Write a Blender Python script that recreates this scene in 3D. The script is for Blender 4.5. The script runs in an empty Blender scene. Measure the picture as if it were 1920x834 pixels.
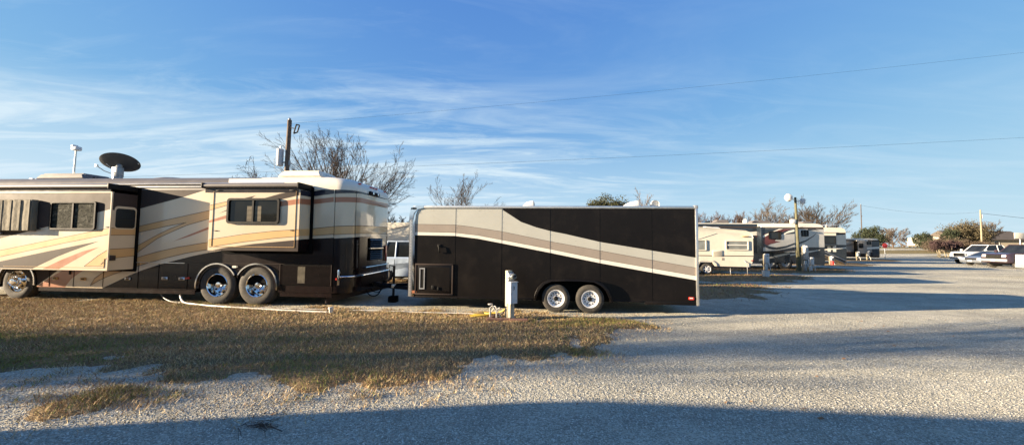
import bpy, bmesh, math, random
from mathutils import Vector, Matrix, noise
import numpy as np
R=math.radians; PI=math.pi
S=bpy.context.scene; C=S.collection
SUN_AZ=9.5; SUN_EL=11.0      # light travels towards +x, turned 9.5 degrees to +y

# ---------------------------------------------------------------- materials
M={}
def nodes(name):
    m=bpy.data.materials.new(name); m.use_nodes=True; nt=m.node_tree
    return m,nt,nt.nodes['Principled BSDF']
def N(nt,t,**k):
    n=nt.nodes.new(t)
    for a,b in k.items():
        if a in ('operation','blend_type','noise_dimensions','distance','feature','data_type','wave_type','bands_direction','musgrave_type'): setattr(n,a,b)
        else: n.inputs[a].default_value=b
    return n
def mixc(nt,fac,a,b,bt='MIX'):
    n=nt.nodes.new('ShaderNodeMix'); n.data_type='RGBA'; n.blend_type=bt
    for i,v in ((0,fac),(6,a),(7,b)):
        if hasattr(v,'links'): nt.links.new(v,n.inputs[i])
        else: n.inputs[i].default_value=v if i==0 else (*v,1)[:4]
    return n.outputs[2]
def ramp(nt,src,stops):
    r=nt.nodes.new('ShaderNodeValToRGB'); nt.links.new(src,r.inputs[0])
    e=r.color_ramp.elements
    while len(e)<len(stops): e.new(.5)
    for el,(p,c) in zip(e,stops): el.position=p; el.color=(*c,1) if len(c)==3 else c
    return r.outputs[0]
def g3(v): return (v,v,v)
def pbr(name,col,rough=.5,metal=0,coat=0,var=.12,vs=3.,bump=0,bs=40.,spec=.3,dirt=0):
    m,nt,p=nodes(name); L=nt.links
    p.inputs['Roughness'].default_value=rough; p.inputs['Metallic'].default_value=metal
    p.inputs['Coat Weight'].default_value=coat; p.inputs['Coat Roughness'].default_value=.06
    p.inputs['Specular IOR Level'].default_value=spec
    tc=N(nt,'ShaderNodeTexCoord')
    n=N(nt,'ShaderNodeTexNoise',Scale=vs,Detail=5.,Roughness=.6); L.new(tc.outputs['Object'],n.inputs['Vector'])
    a=tuple(c*(1-var) for c in col); b=tuple(min(1,c*(1+var)) for c in col)
    c=ramp(nt,n.outputs['Fac'],[(.3,a),(.7,b)])
    if dirt:
        n3=N(nt,'ShaderNodeTexNoise',Scale=vs*2.3,Detail=7.,Roughness=.7); L.new(tc.outputs['Object'],n3.inputs['Vector'])
        mr=N(nt,'ShaderNodeMapRange'); L.new(n3.outputs['Fac'],mr.inputs[0]); mr.inputs[1].default_value=.5; mr.inputs[2].default_value=.75; mr.inputs[4].default_value=dirt
        c=mixc(nt,mr.outputs[0],c,(.16,.13,.10))
    L.new(c,p.inputs['Base Color'])
    n4=N(nt,'ShaderNodeTexNoise',Scale=vs*1.7,Detail=4.); L.new(tc.outputs['Object'],n4.inputs['Vector'])
    mr=N(nt,'ShaderNodeMapRange'); L.new(n4.outputs['Fac'],mr.inputs[0]); mr.inputs[3].default_value=max(0,rough*.8); mr.inputs[4].default_value=min(1,rough*1.25); L.new(mr.outputs[0],p.inputs['Roughness'])
    if bump:
        n2=N(nt,'ShaderNodeTexNoise',Scale=bs,Detail=4.); L.new(tc.outputs['Object'],n2.inputs['Vector'])
        bp=N(nt,'ShaderNodeBump',Strength=bump,Distance=.02); L.new(n2.outputs['Fac'],bp.inputs['Height']); L.new(bp.outputs[0],p.inputs['Normal'])
    M[name]=m; return m
pbr('cream',(.56,.47,.33),.30,coat=.9,var=.04,vs=1.5,bump=.05,bs=2.)
pbr('umber',(.050,.039,.034),.5,metal=.0,spec=.06,coat=.0,var=.12,bump=.04,bs=2.)
pbr('dark',(.0085,.0045,.0045),.25,coat=.15,spec=.25,var=.2,bump=.04,bs=2.)
pbr('tan',(.55,.35,.155),.32,coat=.5,var=.04)
pbr('rust',(.33,.135,.07),.32,coat=.5,var=.06)
pbr('shaded_umber',(.016,.017,.028),.25,coat=.5,var=.1)  # umber as it looks in shade, bluish from sky, put into the colour
pbr('roofgrey',(.12,.11,.105),.45,var=.15,dirt=.3)
pbr('roofcream',(.68,.63,.52),.4,var=.06,coat=.2)
pbr('black',(.010,.010,.010),.6,spec=.12,var=.3)
pbr('gasket',(.005,.005,.005),.9,spec=.05,var=.2)
pbr('rubber',(.045,.042,.037),.85,var=.25,vs=9.,dirt=.45)
pbr('chrome',(.82,.82,.82),.08,metal=1,var=.03)
pbr('alu',(.62,.61,.58),.3,metal=.85,var=.1,vs=6.)
pbr('steelwhite',(.72,.72,.72),.35,metal=.3,var=.08,vs=8.,dirt=.15)
pbr('hole',(.004,.004,.004),.9)
pbr('tblack',(.0055,.0045,.0042),.34,coat=.0,spec=.18,dirt=.05,var=.3,vs=.9,bump=.35,bs=1.1)
pbr('silver',(.45,.44,.38),.38,metal=.25,coat=.3,var=.05,vs=1.3,bump=.08,bs=1.1)
pbr('taupe',(.30,.255,.21),.38,metal=.2,coat=.3,var=.05,bump=.08,bs=1.1)
pbr('pearl',(.62,.60,.53),.36,coat=.3,var=.04)
pbr('white',(.62,.61,.57),.4,var=.06,coat=.15,vs=2.)
pbr('offwhite',(.60,.56,.46),.45,var=.06,vs=2.,dirt=.08)
pbr('greywhite',(.55,.57,.58),.4,var=.08,dirt=.1)
pbr('greymetal',(.30,.31,.32),.45,metal=.4,var=.1)
pbr('redlens',(.42,.03,.02),.25,coat=.5)
pbr('amber',(.62,.30,.05),.25)
pbr('lampglass',(.45,.45,.44),.12,coat=1)
pbr('canvas',(.19,.17,.125),.9,var=.14,vs=5.,bump=.5,bs=9.)
pbr('wood',(.34,.27,.19),.85,var=.25,vs=6.,bump=.4,bs=30.)
pbr('polewood',(.12,.09,.07),.9,var=.3,vs=5.,bump=.5,bs=20.)
pbr('palepole',(.24,.205,.14),.85,var=.2,vs=4.,bump=.4,bs=20.)
pbr('olivepole',(.10,.095,.055),.85,var=.2)
pbr('bark',(.075,.056,.043),.9,var=.3,vs=4.)
pbr('barkpale',(.085,.068,.055),.9,var=.3,vs=4.)
pbr('twigred',(.078,.05,.040),.9,var=.3,vs=2.)
pbr('twigbrown',(.068,.052,.037),.9,var=.3,vs=2.)
pbr('brick',(.20,.11,.08),.9,var=.25,vs=12.,bump=.4)
pbr('yellow',(.50,.36,.05),.5)
pbr('pvc',(.50,.48,.43),.45,var=.08,vs=10.,dirt=.2)
pbr('galv',(.27,.29,.31),.45,metal=.5,var=.15,vs=14.)
pbr('postwood',(.42,.38,.28),.85,var=.15)
pbr('boxpaint',(.52,.53,.53),.45,var=.08,vs=9.,dirt=.2)
pbr('redpaint',(.42,.04,.035),.5)
pbr('maroon',(.048,.030,.036),.25,metal=.3,coat=.8)
pbr('mhblue',(.022,.030,.040),.28,metal=.3,coat=.7,var=.1)
pbr('mhred',(.09,.022,.02),.3,coat=.6)
pbr('mhsilver',(.42,.41,.38),.32,metal=.3,coat=.5,var=.05)
pbr('carsilver',(.22,.24,.27),.28,metal=.6,coat=.8)
pbr('carwhite',(.52,.52,.51),.3,coat=.8)
pbr('carblue',(.34,.42,.52),.45,metal=.1,var=.1,vs=3.,bump=.7,bs=4.)
pbr('cargrey',(.13,.14,.16),.28,metal=.4,coat=.8)
pbr('roofing',(.085,.072,.06),.9,var=.15,vs=1.)
pbr('siding',(.36,.31,.23),.8,var=.08,vs=1.)
pbr('needle',(.028,.036,.018),.8,var=.4,vs=3.)
pbr('oakleaf',(.05,.052,.022),.8,var=.4,vs=3.)
pbr('bronzeleaf',(.070,.058,.032),.85,var=.35,vs=3.)
pbr('plum',(.050,.030,.030),.85,var=.3,vs=3.)
pbr('curtain',(.20,.17,.12),.8,var=.15)
pbr('dishgrey',(.075,.08,.085),.5,var=.1)
def glassmat(name,col=(.02,.024,.026),slats=0,rough=.06):
    m,nt,p=nodes(name); L=nt.links; p.inputs['Roughness'].default_value=rough; p.inputs['Specular IOR Level'].default_value=.35
    tc=N(nt,'ShaderNodeTexCoord'); n=N(nt,'ShaderNodeTexNoise',Scale=1.3,Detail=2.); L.new(tc.outputs['Object'],n.inputs['Vector'])
    c=ramp(nt,n.outputs['Fac'],[(.35,tuple(x*.7 for x in col)),(.65,tuple(x*1.4 for x in col))])
    L.new(c,p.inputs['Base Color'])
    bp=N(nt,'ShaderNodeBump',Strength=.15,Distance=.02); L.new(n.outputs['Fac'],bp.inputs['Height']); L.new(bp.outputs[0],p.inputs['Normal'])
    M[name]=m
glassmat('glass',(.012,.014,.015)); glassmat('blindglass',(.010,.010,.008)); glassmat('greyglass',(.17,.18,.17))
def foil():
    m,nt,p=nodes('foil'); L=nt.links; p.inputs['Specular IOR Level'].default_value=.1
    tc=N(nt,'ShaderNodeTexCoord'); mp=N(nt,'ShaderNodeMapping'); L.new(tc.outputs['Object'],mp.inputs[0]); mp.inputs['Scale'].default_value=(2.2,1,6.5)
    n=N(nt,'ShaderNodeTexNoise',Scale=1.4,Detail=5.,Roughness=.65,Distortion=1.6); L.new(mp.outputs[0],n.inputs['Vector'])
    c=ramp(nt,n.outputs['Fac'],[(.36,(.006,.007,.005)),(.47,(.045,.048,.036)),(.52,(.012,.013,.010)),(.62,(.10,.10,.08))])
    L.new(c,p.inputs['Base Color']); p.inputs['Metallic'].default_value=.0; p.inputs['Roughness'].default_value=.85
    bp=N(nt,'ShaderNodeBump',Strength=1.,Distance=.05); L.new(n.outputs['Fac'],bp.inputs['Height']); L.new(bp.outputs[0],p.inputs['Normal'])
    M['foil']=m
foil()

def ground_mat(name,kind):
    m,nt,p=nodes(name); L=nt.links; p.inputs['Roughness'].default_value=.95; p.inputs['Specular IOR Level'].default_value=.15
    g=N(nt,'ShaderNodeNewGeometry'); P=g.outputs['Position']
    def nz(sc,d=5.,r=.6,dist=0.):
        n=N(nt,'ShaderNodeTexNoise',Scale=sc,Detail=d,Roughness=r,Distortion=dist); L.new(P,n.inputs['Vector']); return n.outputs['Fac']
    big=nz(.35,4.); mid=nz(2.2,5.); fine=nz(38.,6.,.75)
    if kind=='gravel':
        v=N(nt,'ShaderNodeTexVoronoi',Scale=58.); L.new(P,v.inputs['Vector'])
        v2=N(nt,'ShaderNodeTexVoronoi',Scale=24.); L.new(P,v2.inputs['Vector'])
        sep=N(nt,'ShaderNodeSeparateColor'); L.new(v.outputs['Color'],sep.inputs[0])
        c=ramp(nt,sep.outputs[0],[(.0,(.13,.122,.095)),(.3,(.36,.345,.275)),(.75,(.60,.575,.465)),(1,(.82,.79,.66))])
        c=mixc(nt,.55,c,ramp(nt,fine,[(.3,(.21,.198,.155)),(.7,(.70,.67,.54))]))
        wear=ramp(nt,big,[(.35,g3(.80)),(.65,g3(1.08))]); c=mixc(nt,1.,c,wear,'MULTIPLY')
        w2=ramp(nt,mid,[(.35,g3(.86)),(.6,g3(1.05))]); c=mixc(nt,1.,c,w2,'MULTIPLY')
        # wheel-worn streaks along the lane
        mp=N(nt,'ShaderNodeMapping'); L.new(P,mp.inputs[0]); mp.inputs['Rotation'].default_value=(0,0,R(-44)); mp.inputs['Scale'].default_value=(.05,.9,1)
        st=N(nt,'ShaderNodeTexNoise',Scale=1.,Detail=3.); L.new(mp.outputs[0],st.inputs['Vector'])
        c=mixc(nt,1.,c,ramp(nt,st.outputs['Fac'],[(.35,(.84,.84,.85)),(.6,(1.04,1.03,1.))]),'MULTIPLY')
        L.new(c,p.inputs['Base Color'])
        h=N(nt,'ShaderNodeMath',operation='ADD'); L.new(v.outputs['Distance'],h.inputs[0]); L.new(fine,h.inputs[1])
        h2=N(nt,'ShaderNodeMath',operation='MULTIPLY_ADD'); L.new(v2.outputs['Distance'],h2.inputs[0]); h2.inputs[1].default_value=1.2; L.new(h.outputs[0],h2.inputs[2])
        h3=N(nt,'ShaderNodeMath',operation='MULTIPLY_ADD'); L.new(mid,h3.inputs[0]); h3.inputs[1].default_value=1.2; L.new(h2.outputs[0],h3.inputs[2])
        bp=N(nt,'ShaderNodeBump',Strength=1.,Distance=.016); L.new(h3.outputs[0],bp.inputs['Height']); L.new(bp.outputs[0],p.inputs['Normal'])
    else:
        A={'lawn':((.07,.047,.026),(.22,.155,.082),(.42,.32,.17)),'field':((.10,.085,.035),(.23,.18,.08),(.33,.26,.13))}[kind]
        c=ramp(nt,fine,[(.3,A[0]),(.5,A[1]),(.72,A[2])])
        gr=ramp(nt,mid,[(.52,(0,0,0)),(.68,(1,1,1))]); gg=mixc(nt,.10,(0,0,0),gr)
        sx=N(nt,'ShaderNodeSeparateColor'); L.new(gg,sx.inputs[0])
        c=mixc(nt,sx.outputs[0],c,(.055,.075,.022)); L.new(c,p.inputs['Base Color'])
        bp=N(nt,'ShaderNodeBump',Strength=1.,Distance=.03); L.new(fine,bp.inputs['Height']); L.new(bp.outputs[0],p.inputs['Normal'])
    M[name]=m
ground_mat('gravel','gravel'); ground_mat('lawn','lawn'); ground_mat('field','field')
for n_,c_ in (('straw',(.58,.45,.25)),('straw2',(.40,.28,.145)),('brownblade',(.20,.12,.065)),('greenblade',(.20,.22,.055)),('leaf1',(.38,.22,.10)),('leaf2',(.22,.12,.06)),('leaf3',(.55,.42,.26)),('stone1',(.52,.495,.40)),('stone2',(.30,.285,.23)),('stone3',(.66,.63,.52))):
    m,nt,p=nodes(n_); p.inputs['Base Color'].default_value=(*c_,1); p.inputs['Roughness'].default_value=.9; p.inputs['Specular IOR Level'].default_value=.2; M[n_]=m

# ---------------------------------------------------------------- mesh builder
class B:
    def __init__(s): s.v=[]; s.f=[]; s.m=[]
    def add(s,vs,fs,m=0):
        k=len(s.v); s.v+= [tuple(p) for p in vs]
        for f in fs: s.f.append([k+i for i in f]); s.m.append(m)
    def box(s,x0,x1,y0,y1,z0,z1,m=0,bev=0.,seg=2):
        bm=bmesh.new(); bmesh.ops.create_cube(bm,size=1)
        for v in bm.verts: v.co=Vector(((x0+x1)/2+v.co.x*(x1-x0),(y0+y1)/2+v.co.y*(y1-y0),(z0+z1)/2+v.co.z*(z1-z0)))
        if bev: bmesh.ops.bevel(bm,geom=bm.edges[:],offset=bev,segments=seg,affect='EDGES',profile=.5)
        s.frombm(bm,m)
    def frombm(s,bm,m=None):
        bm.verts.index_update(); k=len(s.v); s.v+=[tuple(v.co) for v in bm.verts]
        for f in bm.faces: s.f.append([k+v.index for v in f.verts]); s.m.append(f.material_index if m is None else m)
        bm.free()
    def tube(s,pts,r,n=8,m=0,r2=None,cap=True):
        pts=[Vector(p) for p in pts]; k=len(pts); rs=r if isinstance(r,(list,tuple)) else [r+(0 if r2 is None else (r2-r)*i/(k-1)) for i in range(k)]
        base=len(s.v); up=None
        for i,p in enumerate(pts):
            d=(pts[min(i+1,k-1)]-pts[max(i-1,0)])
            if d.length<1e-9: d=Vector((0,0,1))
            d.normalize()
            if up is None: up=d.orthogonal().normalized()
            a=(up-d*up.dot(d))
            a=a.normalized() if a.length>1e-6 else d.orthogonal().normalized()
            up=a; b=d.cross(a)
            for j in range(n):
                t=2*PI*j/n; s.v.append(tuple(p+(a*math.cos(t)+b*math.sin(t))*rs[i]))
        for i in range(k-1):
            for j in range(n):
                q=(j+1)%n; s.f.append([base+i*n+j,base+i*n+q,base+(i+1)*n+q,base+(i+1)*n+j]); s.m.append(m)
        if cap:
            s.f.append([base+j for j in range(n)][::-1]); s.m.append(m)
            s.f.append([base+(k-1)*n+j for j in range(n)]); s.m.append(m)
    def prism(s,poly,axis,a0,a1,m=0,bev=0.):
        # poly in the two other axes in order (x,z) for y, (y,z) for x, (x,y) for z
        def pt(p,a): return {'y':(p[0],a,p[1]),'x':(a,p[0],p[1]),'z':(p[0],p[1],a)}[axis]
        bm=bmesh.new(); v0=[bm.verts.new(pt(p,a0)) for p in poly]; v1=[bm.verts.new(pt(p,a1)) for p in poly]; n=len(poly)
        bm.faces.new(v0); bm.faces.new(v1[::-1])
        for i in range(n): bm.faces.new([v0[i],v1[i],v1[(i+1)%n],v0[(i+1)%n]])
        if bev: bmesh.ops.bevel(bm,geom=bm.edges[:],offset=bev,segments=2,affect='EDGES',profile=.5)
        bmesh.ops.recalc_face_normals(bm,faces=bm.faces[:])
        s.frombm(bm,m)
    def lathe(s,prof,c,axis='y',n=32,m=0,a0=0,a1=2*PI,ms=None):
        base=len(s.v); full=abs(a1-a0-2*PI)<1e-6; cnt=n if full else n+1
        for r,t in prof:
            for j in range(cnt):
                a=a0+(a1-a0)*j/n; x=r*math.cos(a); z=r*math.sin(a)
                s.v.append({'y':(c[0]+x,c[1]+t,c[2]+z),'z':(c[0]+x,c[1]+z,c[2]+t),'x':(c[0]+t,c[1]+x,c[2]+z)}[axis])
        for i in range(len(prof)-1):
            for j in range(n):
                q=(j+1)%cnt; s.f.append([base+i*cnt+j,base+i*cnt+q,base+(i+1)*cnt+q,base+(i+1)*cnt+j]); s.m.append(m if ms is None else ms[i])
    def obj(s,name,mats,parent=None,smooth=True,ang=32,loc=None):
        if isinstance(mats,str): mats=[mats]
        me=bpy.data.meshes.new(name); me.from_pydata(s.v,[],s.f)
        for k in mats: me.materials.append(M[k])
        me.polygons.foreach_set('material_index',s.m)
        me.update()
        if smooth and len(s.f)<60000:
            bm=bmesh.new(); bm.from_mesh(me); bmesh.ops.remove_doubles(bm,verts=bm.verts[:],dist=1e-5)
            for f in bm.faces: f.smooth=True
            for e in bm.edges:
                if len(e.link_faces)==2: e.smooth=e.calc_face_angle(0)<R(ang)
                elif len(e.link_faces)>2: e.smooth=False
            bm.to_mesh(me); bm.free()
        o=bpy.data.objects.new(name,me); C.objects.link(o); o.parent=parent
        if loc: o.location=loc
        return o
def tag(o,label=None,cat=None,group=None,kind=None):
    for k,v in (('label',label),('category',cat),('group',group),('kind',kind)):
        if v: o[k]=v
    return o
def split_loose(o):
    me=o.data; par=list(range(len(me.vertices)))
    def find(i):
        while par[i]!=i: par[i]=par[par[i]]; i=par[i]
        return i
    for p in me.polygons:
        v=list(p.vertices)
        for q in v[1:]: par[find(q)]=find(v[0])
    groups={}
    for p in me.polygons: groups.setdefault(find(p.vertices[0]),[]).append(p)
    if len(groups)<2: return
    mats=[m for m in me.materials]; nm=o.name.split('.')[0]
    for g in groups.values():
        ids={}; vs=[]; fs=[]
        for p in g:
            f=[]
            for v in p.vertices:
                if v not in ids: ids[v]=len(vs); vs.append(tuple(me.vertices[v].co))
                f.append(ids[v])
            fs.append(f)
        m2=bpy.data.meshes.new(nm); m2.from_pydata(vs,[],fs)
        for m in mats: m2.materials.append(m)
        m2.polygons.foreach_set('material_index',[p.material_index for p in g]); m2.polygons.foreach_set('use_smooth',[p.use_smooth for p in g]); m2.update()
        n=bpy.data.objects.new(nm,m2); C.objects.link(n); n.parent=o.parent
        for k in ('label','category','group','kind'):
            if k in o: n[k]=o[k]
    bpy.data.objects.remove(o)
def empty(name,loc,rz,label,cat,group=None):
    o=bpy.data.objects.new(name,None); C.objects.link(o); o.location=loc; o.rotation_euler=(0,0,R(rz)); o.empty_display_size=.3
    return tag(o,label,cat,group)
def copy_tree(o,parent=None):
    kids=list(o.children); c=o.copy(); C.objects.link(c); c.parent=parent
    for ch in kids: copy_tree(ch,c)
    return c
def rrect(x0,x1,z0,z1,r,n=4):
    out=[]
    for cx,cz,a in ((x1-r,z1-r,0),(x0+r,z1-r,90),(x0+r,z0+r,180),(x1-r,z0+r,270)):
        for i in range(n+1): t=R(a+90*i/n); out.append((cx+r*math.cos(t),cz+r*math.sin(t)))
    return out
def arc(cx,cz,r,a0,a1,n): return [(cx+r*math.cos(R(a0+(a1-a0)*i/n)),cz+r*math.sin(R(a0+(a1-a0)*i/n))) for i in range(n+1)]
def sheet(b,layers,clip,mapf,slices=(),holes=(),step=.0002,off0=.0015):
    for k,(mi,poly) in enumerate(layers):
        bm=bmesh.new(); vs=[bm.verts.new((p[0],0,p[1])) for p in poly]
        from mathutils.geometry import tessellate_polygon
        for tri in tessellate_polygon([[Vector((p[0],p[1],0)) for p in poly]]):
            pa,pb,pc=[poly[i_] for i_ in tri]
            if abs((pb[0]-pa[0])*(pc[1]-pa[1])-(pc[0]-pa[0])*(pb[1]-pa[1]))<1e-7: continue
            try: bm.faces.new([vs[i_] for i_ in tri])
            except ValueError: pass
        def bis(co,no,clear=False):
            bmesh.ops.bisect_plane(bm,geom=bm.verts[:]+bm.edges[:]+bm.faces[:],plane_co=co,plane_no=no,clear_outer=clear,dist=1e-6)
        for co,no in (((clip[0],0,0),(-1,0,0)),((clip[1],0,0),(1,0,0)),((0,0,clip[2]),(0,0,-1)),((0,0,clip[3]),(0,0,1))): bis(co,no,True)
        for u in slices: bis((u,0,0),(1,0,0))
        for h in holes:
            n=len(h); cx=sum(p[0] for p in h)/n; cz=sum(p[1] for p in h)/n
            es=[]
            for i in range(n):
                p=h[i]; q=h[(i+1)%n]; no=Vector((q[1]-p[1],0,-(q[0]-p[0])))
                if no.length<1e-7: continue
                no.normalize()
                if no.dot(Vector((cx-p[0],0,cz-p[1])))>0: no=-no
                es.append((Vector((p[0],0,p[1])),no)); bis((p[0],0,p[1]),no)
            kill=[f for f in bm.faces if all((f.calc_center_median()-p).dot(no)<0 for p,no in es)]
            bmesh.ops.delete(bm,geom=kill,context='FACES')
        for v in bm.verts: v.co=Vector(mapf(v.co.x,v.co.z,off0+step*k))
        for f in bm.faces: f.material_index=mi
        b.frombm(bm)
def pins(polys,w=.011):
    out=[]
    for m,poly in polys:
        if m not in ('tan','taupe'): continue
        for i in range(len(poly)):
            p=Vector(poly[i]); q=Vector(poly[(i+1)%len(poly)]); d=q-p
            if d.length<.12 or abs(d.x)<abs(d.y)*.3: continue
            n=Vector((-d.y,d.x)).normalized()*w/2
            out.append(('umber',[tuple(p-n),tuple(q-n),tuple(q+n),tuple(p+n)]))
    return out
def window(parent,x0,x1,z0,z1,y,name='window',frame='black',glass='glass',split=None,r=.07,t=.045,d=.05,glass2=None):
    f=B(); o=rrect(x0,x1,z0,z1,r); i=rrect(x0+t,x1-t,z0+t,z1-t,max(.01,r-t*.6)); n=len(o)
    k=0
    V=[(p[0],y,p[1]) for p in o]+[(p[0],y-d,p[1]) for p in o]+[(p[0],y-d,p[1]) for p in i]+[(p[0],y-.004,p[1]) for p in i]
    F=[]
    for a in range(3):
        for j in range(n): q=(j+1)%n; F.append([a*n+j,a*n+q,(a+1)*n+q,(a+1)*n+j])
    f.add(V,F)
    if split: f.box(split-.022,split+.022,y-d*.8,y,z0+t,z1-t,0)
    w=f.obj(name,frame,parent)
    g=B(); g.add([(p[0],y-.012,p[1]) for p in i],[list(range(n))]); g.obj('pane',glass,w,smooth=False)
    return w
def wheel(parent,x,y,z,r,w,rimr,rim='steelwhite',style='trailer',name='wheel',face=-1,hubs='chrome',seed=0):
    """axis along y, outer face towards -y (face=-1)"""
    b=B(); s=w/2
    prof=[(rimr,-s*.75),(rimr+.012,-s*.95),(rimr+.35*(r-rimr),-s*1.02),(r-.045,-s*.98),(r-.012,-s*.80)]
    nr=4
    for k in range(nr):
        a=-s*.78+k*(s*1.56/nr); bb=a+s*1.56/nr
        prof+=[(r,a+.004),(r,bb-.018),(r-.012,bb-.016),(r-.012,bb-.002)]
    prof+=[(r-.012,s*.80),(r-.045,s*.98),(rimr+.01,s*.95),(rimr,s*.7)]
    if face>0: prof=[(p,-t) for p,t in prof]
    b.lathe(prof,(0,0,0),'y',40)
    o=b.obj(name,'rubber',parent,loc=(x,y,z),ang=40)
    q=B(); f=face
    if style=='trailer':
        pr=[(rimr+.012,f*s*.93),(rimr-.004,f*s*.93),(rimr-.015,f*s*.80),(rimr-.035,f*s*.45),(rimr*.78,f*s*.36),(rimr*.72,f*s*.50),(rimr*.50,f*s*.52),(rimr*.34,f*s*.42),(rimr*.30,f*s*.42),(rimr*.28,f*s*.66),(rimr*.20,f*s*.74),(0.001,f*s*.76)]
        q.lathe(pr,(0,0,0),'y',36,ms=[0]*8+[0,1,1])
        for k in range(12):
            a=2*PI*k/12; q.lathe([(.001,f*(s*.5+.004)),(.017,f*(s*.5+.004))],(rimr*.635*math.cos(a),0,rimr*.635*math.sin(a)),'y',8,1)
        for k in range(6):
            a=2*PI*k/6+.2; q.tube([(rimr*.4*math.cos(a),f*s*.45,rimr*.4*math.sin(a)),(rimr*.4*math.cos(a),f*s*.6,rimr*.4*math.sin(a))],.011,6,1)
        q.obj('rim',[rim,'black'],o)
    elif style=='deep':
        pr=[(rimr+.014,f*s*.95),(rimr+.002,f*s*1.0),(rimr-.012,f*s*.92),(rimr-.022,f*s*.25),(rimr*.86,-f*s*.10),(rimr*.60,-f*s*.16),(rimr*.50,-f*s*.1),(rimr*.42,-f*s*.1)]
        q.lathe(pr,(0,0,0),'y',40)
        for k in range(10):
            a=2*PI*k/10; rr=rimr*.72; q.lathe([(.001,-f*s*.10+f*.004),(.028,-f*s*.10+f*.004)],(rr*math.cos(a),0,rr*math.sin(a)),'y',10,1)
        q.obj('rim',['chrome','hole'],o)
        h=B(); h.lathe([(rimr*.43,-f*s*.1),(rimr*.40,f*s*.05),(rimr*.33,f*s*.2),(rimr*.31,f*s*.55),(rimr*.26,f*s*.72),(.03,f*s*.75),(.001,f*s*.75)],(0,0,0),'y',24)
        for k in range(10):
            a=2*PI*k/10+.3; rr=rimr*.50; h.tube([(rr*math.cos(a),-f*s*.12,rr*math.sin(a)),(rr*math.cos(a),f*s*.12,rr*math.sin(a))],.016,6,0,r2=.010)
        h.obj('hub',hubs,o)
    elif style=='convex':
        pr=[(rimr+.014,f*s*.95),(rimr,f*s*1.0),(rimr-.012,f*s*.85),(rimr-.03,f*s*.6),(rimr*.82,f*s*.75),(rimr*.62,f*s*1.1),(rimr*.55,f*s*1.05)]
        q.lathe(pr,(0,0,0),'y',40)
        for k in range(10):
            a=2*PI*k/10; rr=rimr*.73; q.tube([(rr*math.cos(a),f*s*.86,rr*math.sin(a)),(rr*math.cos(a),f*(s*.92+.01),rr*math.sin(a))],.026,10,1)
        q.obj('rim',['chrome','hole'],o)
        h=B(); h.lathe([(rimr*.56,f*s*1.0),(rimr*.36,f*s*1.15),(rimr*.34,f*s*1.5),(rimr*.27,f*s*1.65),(.03,f*s*1.7),(.001,f*s*1.7)],(0,0,0),'y',24)
        for k in range(10):
            a=2*PI*k/10+.3; rr=rimr*.48; h.tube([(rr*math.cos(a),f*s*1.0,rr*math.sin(a)),(rr*math.cos(a),f*s*1.38,rr*math.sin(a))],.019,6,0,r2=.012)
        h.obj('hub',hubs,o)
    else: # car wheel with spokes
        q.lathe([(rimr+.006,f*s*.9),(rimr-.012,f*s*.86),(rimr-.02,f*s*.3),(rimr*.9,0),(.001,0)],(0,0,0),'y',28,ms=[0,0,1,1])
        for k in range(6):
            a=2*PI*k/6; ca,sa=math.cos(a),math.sin(a)
            def pp(rr,t,y): return (rr*ca-t*sa,y,rr*sa+t*ca)
            q.add([pp(.04,-.03,f*s*.8),pp(rimr-.01,-.022,f*s*.78),pp(rimr-.01,.022,f*s*.78),pp(.04,.03,f*s*.8),pp(.04,-.03,f*s*.4),pp(rimr-.01,-.03,f*s*.4),pp(rimr-.01,.03,f*s*.4),pp(.04,.03,f*s*.4)],[[0,1,2,3],[0,4,5,1],[3,2,6,7]])
        q.lathe([(.06,f*s*.6),(.055,f*s*.86),(.001,f*s*.88)],(0,0,0),'y',16)
        q.obj('rim',[rim,'black'],o)
    return o
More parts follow.
